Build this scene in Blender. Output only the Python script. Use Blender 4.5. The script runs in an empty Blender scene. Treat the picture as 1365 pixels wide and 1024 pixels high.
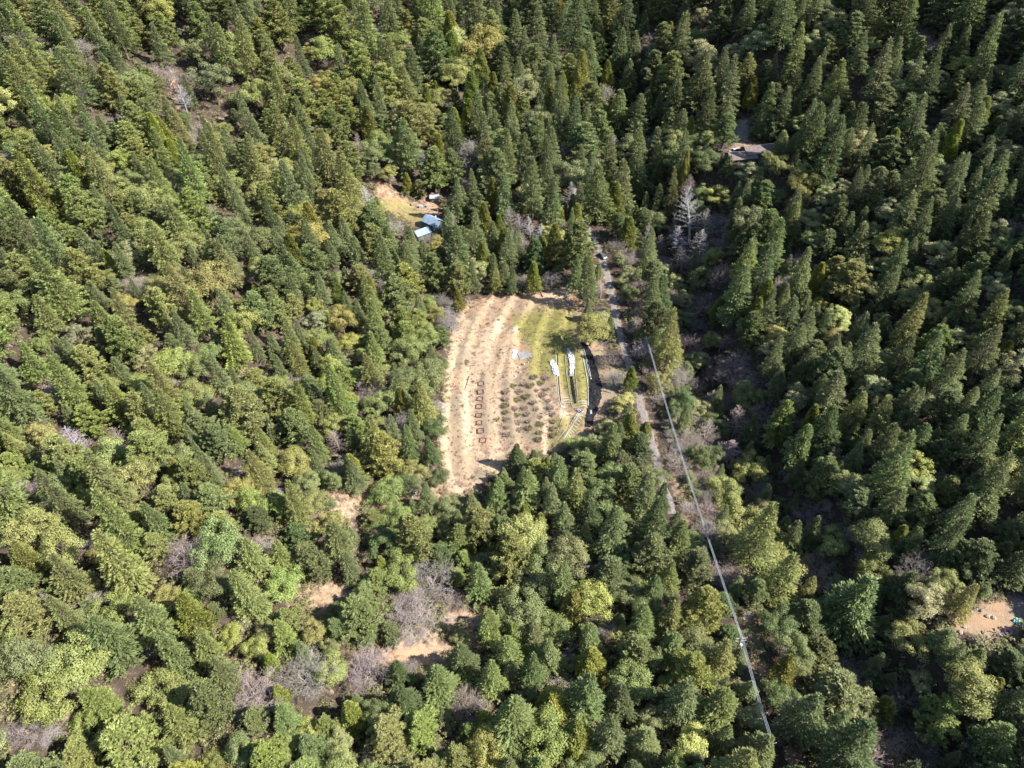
import bpy, math, random
import numpy as np
from mathutils import Vector, Matrix

# ------------------------------------------------------------------ camera, sky, sun, exposure
scene = bpy.context.scene
COL = scene.collection
W0, H0, FPX = 1365.0, 1024.0, 946.0
PITCH, ROLL, CAMZ = math.radians(43.0), math.radians(1.6), 170.0
cam_d = bpy.data.cameras.new('camera'); cam = bpy.data.objects.new('camera', cam_d); COL.objects.link(cam)
cam_d.sensor_width = 36.0; cam_d.lens = 36.0 * FPX / W0
cam_d.clip_start = 1.0; cam_d.clip_end = 6000.0
F0 = np.array([0, math.cos(PITCH), -math.sin(PITCH)]); R0 = np.array([1.0, 0, 0]); U0 = np.array([0, math.sin(PITCH), math.cos(PITCH)])
RR = R0 * math.cos(ROLL) - U0 * math.sin(ROLL)
UU = U0 * math.cos(ROLL) + R0 * math.sin(ROLL)
FF = F0
m = Matrix(((RR[0], UU[0], -FF[0], 0), (RR[1], UU[1], -FF[1], 0), (RR[2], UU[2], -FF[2], CAMZ), (0, 0, 0, 1)))
cam.matrix_world = m
scene.camera = cam

SUN_EL, SUN_AZ = math.radians(41.0), math.radians(103.0)     # azimuth clockwise from +Y
world = bpy.data.worlds.new('World'); scene.world = world; world.use_nodes = True
wn = world.node_tree; bg = wn.nodes['Background']
sky = wn.nodes.new('ShaderNodeTexSky'); sky.sky_type = 'NISHITA'; sky.sun_disc = False
sky.sun_elevation = SUN_EL; sky.sun_rotation = SUN_AZ; sky.altitude = 400; sky.air_density = 1.0; sky.dust_density = 0.6
wn.links.new(sky.outputs[0], bg.inputs[0]); bg.inputs[1].default_value = 0.095
sd = bpy.data.lights.new('sun', 'SUN'); sd.energy = 4.9; sd.angle = math.radians(0.53); sd.color = (1.0, 0.96, 0.90)
sun = bpy.data.objects.new('sun', sd); COL.objects.link(sun)
sv = Vector((math.sin(SUN_AZ) * math.cos(SUN_EL), math.cos(SUN_AZ) * math.cos(SUN_EL), math.sin(SUN_EL)))
sun.rotation_euler = (-sv).to_track_quat('-Z', 'Y').to_euler()
scene.view_settings.view_transform = 'Standard'; scene.view_settings.look = 'None'
scene.view_settings.exposure = 1.54; scene.view_settings.gamma = 1.0

rng = np.random.default_rng(7); random.seed(7)
RN = random.Random(11)

# ------------------------------------------------------------------ projection helpers (pixels of a 1365x1024 picture)
def ray(u, v):
    d = FF + RR * ((u - W0 / 2) / FPX) + UU * ((H0 / 2 - v) / FPX)
    return d
def proj(x, y, z):
    p0 = x * RR[0] + y * RR[1] + (z - CAMZ) * RR[2]
    p1 = x * UU[0] + y * UU[1] + (z - CAMZ) * UU[2]
    p2 = x * FF[0] + y * FF[1] + (z - CAMZ) * FF[2]
    return W0 / 2 + FPX * p0 / p2, H0 / 2 - FPX * p1 / p2, p2

# ------------------------------------------------------------------ terrain
def sp(x, k):       # soft plus
    return k * np.logaddexp(0, x / k)
def ss(a, b, x):
    t = np.clip((x - a) / (b - a), 0, 1); return t * t * (3 - 2 * t)
def zr(y):          # valley floor profile along the road
    return 0.27 * sp(y - 290.0, 22.0) - 0.02 * (y - 170) * (y < 1e9) * 0.0
ROADPX = [(752, 150), (757, 200), (763, 245), (772, 285), (783, 305), (797, 330), (808, 360), (817, 400), (824, 440), (836, 480), (848, 520),
          (860, 560), (872, 600), (882, 640), (897, 685), (920, 735), (948, 790), (975, 850), (1005, 920), (1040, 1010), (1085, 1100)]
def hit_profile(u, v):
    d = ray(u, v); t = 50.0
    for _ in range(60):
        y = d[1] * t; t = (CAMZ - float(zr(np.float64(y)))) / -d[2] * 0.5 + t * 0.5
    return d[0] * t, d[1] * t
RW = [hit_profile(*p) for p in ROADPX]; RW.sort(key=lambda p: p[1])
RY = np.array([p[1] for p in RW]); RX = np.array([p[0] for p in RW])
def roadx(y): return np.interp(y, RY, RX)
FLATS = []          # x, y, radius, z  (levelled building sites)
def terrain_raw(x, y):
    x = np.asarray(x, float); y = np.asarray(y, float)
    d = x - roadx(y)
    z = zr(y)
    left = sp(-(d + 66), 7.0)
    z = z + 0.05 * sp(-d - 4, 3.0)
    z = z + 0.40 * left - 0.0006 * np.minimum(left, 200) ** 2 * 0
    right = sp(d - 34, 6.0)
    z = z - 14.0 * ss(8, 26, d) * (1 - .6 * ss(36, 50, d)) + 0.42 * right + 0.10 * sp(d - 150, 20)
    m1 = np.clip((left + right) / 30.0, 0, 1)
    z = z + m1 * (4.5 * np.sin(x * 0.043 + 1.3 * np.sin(y * 0.021)) * np.sin(y * 0.037 + 0.6)
                  + 2.2 * np.sin(x * 0.09 + y * 0.05 + 2.0) + 1.2 * np.sin(x * 0.17 - y * 0.13))
    # gully cut into the left slope and foreground draw
    g = np.exp(-((x + 62 + 0.35 * (y - 120)) / 13.0) ** 2) * ss(40, 70, y) * (1 - ss(150, 190, y))
    z = z - 5.0 * g
    # terraces of the garden clearing
    c = ss(-70, -58, d) * (1 - ss(-20, -12, d)) * ss(128, 145, y) * (1 - ss(228, 240, y))
    tt = (-d - 20 + 0.0034 * np.maximum(0, y - 172) ** 2 + 0.008 * np.maximum(0, 152 - y) ** 2) / 8.3
    st = np.floor(tt) + ss(0.55, 0.95, tt - np.floor(tt)) - tt
    z = z + c * st * 1.5
    z = z + 0.12 * np.sin(x * 1.1 + 2 * np.sin(y * 0.4)) * np.sin(y * 0.9)
    for fx, fy, fr, fz in FLATS:
        w = 1 - ss(fr, fr * 2.0, np.hypot(x - fx, y - fy)); z = z * (1 - w) + fz * w
    # level bed of the road
    w = 1 - ss(2.6, 5.0, np.abs(d)); z = z * (1 - w) + zr(y) * w
    far = np.hypot(x, y - 200); z = np.where(z > 130, 130 + (z - 130) * 0.3, z)
    return z
def hit_raw(u, v, lift=0.0):
    d = ray(u, v); t = 60.0; step = 3.0
    while t < 1500:
        if CAMZ + d[2] * t < float(terrain_raw(d[0] * t, d[1] * t)) + lift: break
        t += step
    lo, hi = t - step, t
    for _ in range(18):
        mid = (lo + hi) / 2
        if CAMZ + d[2] * mid < float(terrain_raw(d[0] * mid, d[1] * mid)) + lift: hi = mid
        else: lo = mid
    return d[0] * hi, d[1] * hi
for (u, v, r) in ((1000, 196, 11), (1325, 828, 14), (568, 292, 9)):
    x, y = hit_raw(u, v); FLATS.append((x, y, r, float(terrain_raw(x, y))))
GX0, GX1, GY0, GY1 = -420, 460, -60, 700
_gx = np.arange(GX0, GX1 + 1.0); _gy = np.arange(GY0, GY1 + 1.0)
HG = terrain_raw(*np.meshgrid(_gx, _gy))
def hz(x, y):
    fx = min(max(x - GX0, 0), GX1 - GX0 - 1.001); fy = min(max(y - GY0, 0), GY1 - GY0 - 1.001)
    i, j = int(fx), int(fy); a, b = fx - i, fy - j
    return float(HG[j, i] * (1 - a) * (1 - b) + HG[j, i + 1] * a * (1 - b) + HG[j + 1, i] * (1 - a) * b + HG[j + 1, i + 1] * a * b)
def hit(u, v, lift=0.0):
    d = ray(u, v); t = 60.0; step = 3.0
    while t < 1200:
        if CAMZ + d[2] * t < hz(d[0] * t, d[1] * t) + lift: break
        t += step
    lo, hi = t - step, t
    for _ in range(14):
        mid = (lo + hi) / 2
        if CAMZ + d[2] * mid < hz(d[0] * mid, d[1] * mid) + lift: hi = mid
        else: lo = mid
    x, y = d[0] * hi, d[1] * hi
    return x, y, hz(x, y), hi

# ------------------------------------------------------------------ open ground seen in the picture (pixel outlines laid onto the terrain)
CLEARING = [(628, 402), (660, 396), (690, 392), (720, 390), (758, 380), (772, 400), (775, 430), (803, 458), (818, 490), (824, 530), (806, 550),
            (798, 572), (775, 590), (740, 602), (692, 612), (664, 626), (642, 648), (614, 664), (596, 655), (588, 622), (590, 560), (596, 500), (600, 450), (612, 420)]
ROADP = [(778, 300), (790, 318), (800, 345), (812, 385), (820, 430), (832, 478), (846, 520), (858, 560), (870, 600), (878, 630), (886, 630),
         (882, 600), (890, 596), (880, 560), (864, 520), (846, 480), (830, 430), (822, 385), (814, 345), (806, 326), (790, 296)]
VERGE = [(893, 640), (906, 630), (922, 676), (932, 708), (920, 712), (904, 676)]
VERGE2 = [(985, 818), (1012, 808), (1022, 840), (1012, 872), (1030, 900), (1022, 930), (1006, 900), (996, 860)]
HOUSE = [(494, 240), (515, 244), (535, 262), (560, 270), (572, 256), (588, 260), (586, 290), (577, 304), (563, 308), (550, 300), (532, 288), (508, 278)]
BROWN = [(980, 158), (998, 160), (998, 186), (1026, 194), (1028, 201), (1008, 211), (985, 209), (964, 207), (968, 201), (982, 188)]
YARD = [(1262, 828), (1292, 812), (1330, 800), (1365, 792), (1365, 846), (1330, 857), (1300, 848), (1270, 840)]
PATCHES = [[(404, 796), (436, 778), (472, 780), (456, 802), (420, 812)], [(508, 862), (560, 852), (610, 864), (616, 896), (570, 890), (516, 880)],
           [(590, 808), (628, 805), (628, 836), (596, 838)], [(455, 872), (478, 868), (482, 905), (468, 930), (458, 900)],
           [(446, 662), (474, 654), (486, 680), (470, 704), (454, 692)], [(640, 60 + 540), (641, 600), (640, 601)],
           [(112, 34), (124, 44), (130, 56), (116, 52)], [(220, 96), (234, 104), (246, 146), (236, 150), (226, 122)], [(284, 148), (304, 154), (308, 162), (290, 160)],
           [(1046, 990), (1068, 994), (1072, 1024), (1050, 1024)]]
def in_poly(px, py, poly):
    px = np.asarray(px); py = np.asarray(py); inside = np.zeros(px.shape, bool); n = len(poly)
    for i in range(n):
        x1, y1 = poly[i]; x2, y2 = poly[(i + 1) % n]
        c = ((y1 > py) != (y2 > py)) & (px < (x2 - x1) * (py - y1) / ((y2 - y1) if y2 != y1 else 1e-9) + x1)
        inside ^= c
    return inside
def dist_line(px, py, line):
    d = np.full(np.shape(px), 1e9)
    for (x1, y1), (x2, y2) in zip(line[:-1], line[1:]):
        vx, vy = x2 - x1, y2 - y1; L = vx * vx + vy * vy + 1e-9
        t = np.clip(((px - x1) * vx + (py - y1) * vy) / L, 0, 1)
        d = np.minimum(d, np.hypot(px - x1 - t * vx, py - y1 - t * vy))
    return d
HARD = [CLEARING, ROADP, VERGE, VERGE2, HOUSE, BROWN, YARD] + PATCHES
MW, MH = 1500, 1180
_mu, _mv = np.meshgrid(np.arange(-60, MW - 60), np.arange(-60, MH - 60))
MASK = np.zeros(_mu.shape, np.uint8)
for k, P in enumerate(HARD):
    MASK[in_poly(_mu, _mv, P)] = k + 1
def mask_at(u, v):
    i, j = int(u) + 60, int(v) + 60
    if 0 <= i < MW and 0 <= j < MH: return int(MASK[j, i])
    return 0

# ------------------------------------------------------------------ object helpers
def tag(o, label=None, cat=None, group=None, kind=None):
    if label: o['label'] = label
    if cat: o['category'] = cat
    if group: o['group'] = group
    if kind: o['kind'] = kind
    return o
def empty(name, loc, rz=0.0, label=None, cat=None, group=None):
    o = bpy.data.objects.new(name, None); COL.objects.link(o); o.location = loc; o.rotation_euler = (0, 0, rz)
    o.empty_display_size = 0.5
    return tag(o, label, cat, group)
def mesh_np(name, V, Fc, mats, vals=None):
    """V (n,3), Fc (m,k) constant face size"""
    me = bpy.data.meshes.new(name); V = np.asarray(V, np.float32); Fc = np.asarray(Fc, np.int32)
    me.vertices.add(len(V)); me.vertices.foreach_set('co', V.ravel())
    nf, k = Fc.shape
    me.loops.add(nf * k); me.loops.foreach_set('vertex_index', Fc.ravel())
    me.polygons.add(nf); me.polygons.foreach_set('loop_start', np.arange(0, nf * k, k, dtype=np.int32))
    me.update(calc_edges=True)
    if vals is not None:
        a = me.attributes.new('tone', 'FLOAT', 'POINT'); a.data.foreach_set('value', np.asarray(vals, np.float32))
    for mt in (mats if isinstance(mats, (list, tuple)) else [mats]): me.materials.append(mt)
    return me
def link(name, me, parent=None, loc=(0, 0, 0)):
    o = bpy.data.objects.new(name, me); COL.objects.link(o); o.parent = parent; o.location = loc
    return o
class MB:
    """collects boxes, tubes, prisms -> one mesh"""
    def __init__(s): s.v = []; s.f = []
    def add(s, vs, fs):
        n = len(s.v); s.v += [tuple(p) for p in vs]; s.f += [tuple(i + n for i in f) for f in fs]; return s
    def box(s, c, d, rz=0.0, M=None):
        cx, cy, cz = c; hx, hy, hz_ = d[0] / 2, d[1] / 2, d[2] / 2; cs, sn = math.cos(rz), math.sin(rz)
        vs = []
        for sz in (-1, 1):
            for sx, sy in ((-1, -1), (1, -1), (1, 1), (-1, 1)):
                x, y = sx * hx, sy * hy; vs.append((cx + x * cs - y * sn, cy + x * sn + y * cs, cz + sz * hz_))
        return s.add(vs, [(0, 3, 2, 1), (4, 5, 6, 7), (0, 1, 5, 4), (1, 2, 6, 5), (2, 3, 7, 6), (3, 0, 4, 7)])
    def tube(s, pts, rad, n=6, cap=True):
        rad = rad if isinstance(rad, (list, tuple)) else [rad] * len(pts); base = len(s.v); P = [Vector(p) for p in pts]
        for i, p in enumerate(P):
            t = (P[min(i + 1, len(P) - 1)] - P[max(i - 1, 0)]).normalized()
            a = t.orthogonal().normalized() if abs(t.z) < 0.9 else t.cross(Vector((1, 0, 0))).normalized()
            if abs(t.z) < 0.9: a = t.cross(Vector((0, 0, 1))).normalized()
            b = t.cross(a)
            for k in range(n):
                q = 2 * math.pi * k / n; s.v.append(tuple(p + (a * math.cos(q) + b * math.sin(q)) * rad[i]))
        for i in range(len(P) - 1):
            for k in range(n):
                k2 = (k + 1) % n; s.f.append((base + i * n + k, base + i * n + k2, base + (i + 1) * n + k2, base + (i + 1) * n + k))
        if cap:
            s.f.append(tuple(base + k for k in reversed(range(n)))); s.f.append(tuple(base + (len(P) - 1) * n + k for k in range(n)))
        return s
    def build(s, name, mat, parent=None, smooth=False, loc=(0, 0, 0)):
        me = bpy.data.meshes.new(name); me.from_pydata(s.v, [], s.f); me.update(); me.materials.append(mat)
        if smooth: me.polygons.foreach_set('use_smooth', [True] * len(me.polygons))
        return link(name, me, parent, loc)

# ------------------------------------------------------------------ materials
def new_mat(name):
    mt = bpy.data.materials.new(name); mt.use_nodes = True; nt = mt.node_tree; nt.nodes.clear()
    return mt, nt, nt.nodes.new('ShaderNodeOutputMaterial')
def simple(name, col, rough=0.8, noise=0.25, scale=1.5, metal=0.0, bump=0.0, spec=0.3):
    mt, nt, out = new_mat(name); N, L = nt.nodes, nt.links
    b = N.new('ShaderNodeBsdfPrincipled'); b.inputs['Roughness'].default_value = rough; b.inputs['Metallic'].default_value = metal
    b.inputs['Specular IOR Level'].default_value = spec
    tc = N.new('ShaderNodeTexCoord'); n = N.new('ShaderNodeTexNoise'); n.inputs['Scale'].default_value = scale; n.inputs['Detail'].default_value = 5
    L.new(tc.outputs['Object'], n.inputs['Vector'])
    mr = N.new('ShaderNodeMapRange'); mr.inputs[1].default_value = 0.3; mr.inputs[2].default_value = 0.7
    mr.inputs[3].default_value = 1 - noise; mr.inputs[4].default_value = 1 + noise
    L.new(n.outputs[0], mr.inputs[0])
    vm = N.new('ShaderNodeVectorMath'); vm.operation = 'SCALE'; vm.inputs[0].default_value = col; L.new(mr.outputs[0], vm.inputs['Scale'])
    L.new(vm.outputs[0], b.inputs['Base Color'])
    if bump:
        bp = N.new('ShaderNodeBump'); bp.inputs['Strength'].default_value = bump; bp.inputs['Distance'].default_value = 0.2
        L.new(n.outputs[0], bp.inputs['Height']); L.new(bp.outputs[0], b.inputs['Normal'])
    L.new(b.outputs[0], out.inputs[0]); return mt
def leaf_mat(name, dark, light, transl=0.3):
    """object colour tints; 'tone' per leaf picks between two natural leaf colours"""
    mt, nt, out = new_mat(name); N, L = nt.nodes, nt.links
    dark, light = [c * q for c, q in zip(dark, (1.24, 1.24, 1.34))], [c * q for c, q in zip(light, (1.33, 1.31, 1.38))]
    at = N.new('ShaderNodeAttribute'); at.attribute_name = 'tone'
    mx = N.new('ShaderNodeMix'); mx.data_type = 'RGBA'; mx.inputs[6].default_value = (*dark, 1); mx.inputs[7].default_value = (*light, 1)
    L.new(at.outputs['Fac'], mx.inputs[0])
    oi = N.new('ShaderNodeObjectInfo')
    ml = N.new('ShaderNodeMix'); ml.data_type = 'RGBA'; ml.blend_type = 'MULTIPLY'; ml.inputs[0].default_value = 1.0
    L.new(mx.outputs[2], ml.inputs[6]); L.new(oi.outputs['Color'], ml.inputs[7])
    mr = N.new('ShaderNodeMapRange'); mr.inputs[3].default_value = 0.86; mr.inputs[4].default_value = 1.14; L.new(oi.outputs['Random'], mr.inputs[0])
    vm = N.new('ShaderNodeVectorMath'); vm.operation = 'SCALE'; L.new(ml.outputs[2], vm.inputs[0]); L.new(mr.outputs[0], vm.inputs['Scale'])
    d = N.new('ShaderNodeBsdfPrincipled'); d.inputs['Roughness'].default_value = 0.62; d.inputs['Specular IOR Level'].default_value = 0.25
    L.new(vm.outputs[0], d.inputs['Base Color'])
    t = N.new('ShaderNodeBsdfTranslucent'); L.new(vm.outputs[0], t.inputs['Color'])
    ms = N.new('ShaderNodeMixShader'); ms.inputs[0].default_value = transl; L.new(d.outputs[0], ms.inputs[1]); L.new(t.outputs[0], ms.inputs[2])
    L.new(ms.outputs[0], out.inputs[0]); return mt
M_fir = leaf_mat('fir_needles', (0.074, 0.094, 0.038), (0.210, 0.236, 0.098), 0.38)
M_pine = leaf_mat('pine_needles', (0.094, 0.112, 0.044), (0.235, 0.255, 0.108), 0.38)
M_cedar = leaf_mat('cedar_sprays', (0.100, 0.120, 0.040), (0.235, 0.255, 0.085), 0.38)
M_oak = leaf_mat('oak_leaves', (0.094, 0.114, 0.042), (0.240, 0.260, 0.110), 0.38)
M_madrone = leaf_mat('madrone_leaves', (0.150, 0.160, 0.070), (0.320, 0.320, 0.155), 0.36)
M_shrub = leaf_mat('shrub_leaves', (0.10, 0.10, 0.040), (0.20, 0.19, 0.085))
M_dry = leaf_mat('dry_stalks', (0.15, 0.12, 0.10), (0.32, 0.27, 0.22), 0.2)
M_bark = simple('bark', (0.13, 0.095, 0.07), 0.95, 0.35, 3.0, bump=0.5)
def bark_tint(name, col):
    mt, nt, out = new_mat(name); N, L = nt.nodes, nt.links
    oi = N.new('ShaderNodeObjectInfo'); b = N.new('ShaderNodeBsdfPrincipled'); b.inputs['Roughness'].default_value = 0.85
    b.inputs['Specular IOR Level'].default_value = 0.2
    at = N.new('ShaderNodeAttribute'); at.attribute_name = 'tone'
    mr = N.new('ShaderNodeMapRange'); mr.inputs[3].default_value = 0.7; mr.inputs[4].default_value = 1.25; L.new(at.outputs['Fac'], mr.inputs[0])
    ml = N.new('ShaderNodeMix'); ml.data_type = 'RGBA'; ml.blend_type = 'MULTIPLY'; ml.inputs[0].default_value = 1.0; ml.inputs[6].default_value = (*col, 1)
    L.new(oi.outputs['Color'], ml.inputs[7])
    vm = N.new('ShaderNodeVectorMath'); vm.operation = 'SCALE'; L.new(ml.outputs[2], vm.inputs[0]); L.new(mr.outputs[0], vm.inputs['Scale'])
    L.new(vm.outputs[0], b.inputs['Base Color']); L.new(b.outputs[0], out.inputs[0]); return mt
M_grey = bark_tint('grey_bare_wood', (0.36, 0.325, 0.31))
M_wood = simple('weathered_wood', (0.22, 0.16, 0.11), 0.9, 0.3, 6)
M_white = simple('white_plastic', (0.44, 0.46, 0.48), 0.45, 0.08, 2)
M_black = simple('black_plastic_sheet', (0.014, 0.014, 0.016), 0.75, 0.4, 1.2, spec=.12)
M_wire = simple('wire', (0.30, 0.34, 0.35), 0.45, 0.05, 1, metal=0.2)
M_log = simple('log', (0.20, 0.165, 0.14), 0.9, 0.3, 4)
M_rock = simple('rock', (0.27, 0.24, 0.21), 0.9, 0.3, 3, bump=0.4)
M_soil = simple('soil', (0.20, 0.155, 0.12), 0.95, 0.3, 3, bump=0.4)

def ground_material():
    mt, nt, out = new_mat('terrain'); N, L = nt.nodes, nt.links
    b = N.new('ShaderNodeBsdfPrincipled'); b.inputs['Roughness'].default_value = 0.95; b.inputs['Specular IOR Level'].default_value = 0.1
    tc = N.new('ShaderNodeTexCoord')
    def noise(s, det=6, rough=0.6):
        n = N.new('ShaderNodeTexNoise'); n.inputs['Scale'].default_value = s; n.inputs['Detail'].default_value = det; n.inputs['Roughness'].default_value = rough
        L.new(tc.outputs['Object'], n.inputs['Vector']); return n.outputs[0]
    def ramp(f, stops):
        r = N.new('ShaderNodeValToRGB'); e = r.color_ramp.elements
        while len(e) < len(stops): e.new(0.5)
        for i, (p, c) in enumerate(stops): e[i].position = p; e[i].color = (*c, 1)
        L.new(f, r.inputs[0]); return r.outputs[0]
    def mix(f, a, c):
        mx = N.new('ShaderNodeMix'); mx.data_type = 'RGBA'
        L.new(f, mx.inputs[0]); L.new(a, mx.inputs[6]); L.new(c, mx.inputs[7]); return mx.outputs[2]
    def attr(n):
        a = N.new('ShaderNodeAttribute'); a.attribute_name = n; return a.outputs['Fac']
    def edge(a, nz, amp=2.2):      # breaks a mask's edge with noise
        s = N.new('ShaderNodeMath'); s.operation = 'SUBTRACT'; s.inputs[1].default_value = 0.5; L.new(nz, s.inputs[0])
        k = N.new('ShaderNodeMath'); k.operation = 'MULTIPLY_ADD'; k.inputs[1].default_value = amp; L.new(s.outputs[0], k.inputs[0]); L.new(a, k.inputs[2])
        r = N.new('ShaderNodeMapRange'); r.inputs[1].default_value = 0.22; r.inputs[2].default_value = 0.78; L.new(k.outputs[0], r.inputs[0]); return r.outputs[0]
    n1, n2, n3 = noise(0.12), noise(0.55, 8, 0.72), noise(3.0, 6, 0.75)
    litter = ramp(n2, [(0.3, (0.045, 0.035, 0.028)), (0.52, (0.085, 0.063, 0.048)), (0.72, (0.18, 0.13, 0.10))])
    dirt = ramp(n2, [(0.34, (0.22, 0.152, 0.10)), (0.5, (0.38, 0.27, 0.18)), (0.66, (0.50, 0.375, 0.26))])
    orange = ramp(n1, [(0.35, (0.40, 0.28, 0.18)), (0.62, (0.47, 0.30, 0.185))])
    dirt = mix(ramp(n1, [(0.45, (0, 0, 0)), (0.6, (1, 1, 1))]), dirt, orange)
    track = ramp(n3, [(0.35, (0.46, 0.325, 0.205)), (0.65, (0.64, 0.475, 0.325))])
    grass = ramp(n2, [(0.34, (0.15, 0.155, 0.035)), (0.5, (0.22, 0.215, 0.05)), (0.68, (0.34, 0.285, 0.11))])
    col = mix(edge(attr('dirt'), n2), litter, dirt)
    col = mix(ramp(noise(5.0, 4, 0.8), [(0.56, (0, 0, 0)), (0.63, (.34, .34, .34))]), col, ramp(n1, [(0.3, (0.13, 0.095, 0.065)), (0.7, (0.17, 0.15, 0.085))]))
    col = mix(edge(attr('weeds'), n3, 3.0), col, ramp(n3, [(0.35, (0.13, 0.12, 0.07)), (0.65, (0.34, 0.28, 0.20))]))
    col = mix(edge(attr('grass'), n2, 2.6), col, grass)
    col = mix(edge(attr('track'), n2, 2.4), col, track)
    col = mix(attr('grey'), col, ramp(n3, [(0.3, (0.24, 0.22, 0.21)), (0.7, (0.34, 0.32, 0.31))]))
    sc_ = N.new('ShaderNodeVectorMath'); sc_.operation = 'SCALE'; sc_.inputs['Scale'].default_value = 0.72; L.new(col, sc_.inputs[0]); L.new(sc_.outputs[0], b.inputs['Base Color'])
    bp = N.new('ShaderNodeBump'); bp.inputs['Strength'].default_value = 0.8; bp.inputs['Distance'].default_value = 0.35
    L.new(n3, bp.inputs['Height']); L.new(bp.outputs[0], b.inputs['Normal'])
    L.new(b.outputs[0], out.inputs[0]); return mt

# ------------------------------------------------------------------ ground mesh
def lines(a, b, fine0, fine1, fine, coarse, far):
    c = [*np.arange(-far, a, 60.0), *np.arange(a, fine0, coarse), *np.arange(fine0, fine1, fine), *np.arange(fine1, b, coarse), *np.arange(b, far + 1, 60.0)]
    return np.unique(np.round(c, 3))
gx = lines(-420, 460, -34, 66, 0.5, 3.0, 2400); gy = lines(-60, 700, 126, 262, 0.5, 3.0, 2400)
X, Y = np.meshgrid(gx, gy); Z = terrain_raw(X, Y)
nx, ny = len(gx), len(gy)
V = np.stack([X, Y, Z], -1).reshape(-1, 3)
ii, jj = np.meshgrid(np.arange(nx - 1), np.arange(ny - 1)); a = (jj * nx + ii).ravel()
me = mesh_np('ground', V, np.stack([a, a + 1, a + nx + 1, a + nx], -1), ground_material())
me.polygons.foreach_set('use_smooth', [True] * len(me.polygons))
u, v, dep = proj(V[:, 0], V[:, 1], V[:, 2]); bad = dep < 5; u[bad] = -999; v[bad] = -999
def soft(poly, s):
    d = dist_line(u, v, poly + [poly[0]]); ins = in_poly(u, v, poly)
    return np.clip(0.5 + np.where(ins, d, -d) / s, 0, 1)
def z1(*pts): return [(560 + x * 0.3028, 360 + y * 0.3028) for x, y in pts]
dirt = np.zeros(len(V))
for P, s in ((CLEARING, 14), (VERGE, 20), (VERGE2, 20), (HOUSE, 10), (BROWN, 8), (YARD, 16), *((p, 16) for p in PATCHES)): dirt = np.maximum(dirt, soft(P, s) * (1.0 if P is CLEARING or P is YARD or P is PATCHES[0] or P is PATCHES[1] else .72))
dirt = np.maximum(dirt, 0.5 * np.clip(1.2 - dist_line(u, v, ROADPX[3:14]) / 11, 0, 1) * (v < 660))
dirt = np.maximum(dirt, 0.62 * np.clip(1.5 - dist_line(u, v, [(430, 690), (470, 670), (540, 660), (600, 665)]) / 26, 0, 1))
dirt = np.maximum(dirt, 0.62 * np.clip(1.5 - dist_line(u, v, [(420, 800), (500, 850), (600, 870), (620, 830)]) / 36, 0, 1))
track = np.zeros(len(V))
for ln, w in ((z1((345, 235), (290, 300), (262, 400), (225, 500), (212, 600), (215, 700), (235, 790), (280, 850), (330, 870)), 5.0),
              (z1((205, 225), (160, 320), (125, 470), (110, 620), (108, 800), (130, 900), (175, 985)), 3.2),
              (z1((420, 260), (375, 340), (345, 470), (338, 620), (350, 800)), 2.6),
              (z1((560, 640), (545, 760), (550, 800)), 1.8),
              (z1((560, 560), (620, 640), (700, 640)), 2.0), (z1((560, 120), (640, 90), (690, 60)), 5.0)):
    track = np.maximum(track, np.clip(1.0 - dist_line(u, v, ln) / w * 0.34, 0, 0.72))
grass = soft(z1((400, 200), (470, 175), (560, 150), (690, 170), (700, 260), (700, 330), (760, 380), (770, 560), (730, 620), (640, 600), (590, 480), (470, 470), (470, 340), (400, 280)), 24) * 0.74
grass = np.maximum(grass, soft([(500, 262), (530, 262), (556, 276), (575, 292), (552, 302), (525, 290), (500, 278)], 10) * .55)
grass = np.maximum(grass, soft(z1((600, 640), (720, 600), (740, 660), (650, 780), (560, 800)), 8) * 0.6)
grass = np.maximum(grass, soft([(1325, 840), (1350, 838), (1352, 850), (1330, 852)], 8) * 0.6)
weeds = soft(z1((350, 480), (560, 440), (610, 620), (590, 760), (380, 760), (350, 600)), 14) * 0.55
for ln, w in ((z1((300, 330), (290, 450), (285, 600), (300, 700)), 12), (z1((150, 560), (160, 700), (150, 900)), 10), (z1((230, 200), (180, 330), (160, 420)), 8),
              (z1((800, 400), (850, 480), (860, 560)), 22), (z1((250, 900), (330, 850)), 10)):
    weeds = np.maximum(weeds, 0.6 * np.clip(1.4 - dist_line(u, v, ln) / w, 0, 1))
grey = np.maximum(soft([(1344, 796), (1372, 790), (1372, 826), (1350, 818)], 10), soft([(978, 160), (1000, 162), (1002, 186), (982, 186)], 5) * 0.6)
for nme, arr in (('dirt', dirt), ('track', track), ('grass', grass), ('weeds', weeds), ('grey', grey)):
    at = me.attributes.new(nme, 'FLOAT', 'POINT'); at.data.foreach_set('value', arr.astype(np.float32))
tag(link('ground', me), kind='structure')

# road ribbon
ry = np.arange(hit_profile(897, 685)[1], RY[-1] - 1, 1.5); vs = []; fs = []; rv = []
for k, y in enumerate(ry):
    cx = float(roadx(y))
    for q, off in enumerate((-1.2, -0.75, -0.25, 0.25, 0.75, 1.2)):
        vs.append((cx + off + 0.25 * math.sin(y * 0.7 + q), y, float(terrain_raw(cx + off, y)) + (0.05 if 0 < q < 5 else 0.004))); rv.append(0.0)
    if k:
        for q in range(5): b0 = (k - 1) * 6 + q; fs.append((b0, b0 + 1, b0 + 7, b0 + 6))
rme = mesh_np('road', vs, fs, simple('road_gravel', (0.17, 0.148, 0.135), 0.95, 0.35, 1.4, bump=0.3)); tag(link('road', rme), kind='structure')

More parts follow.
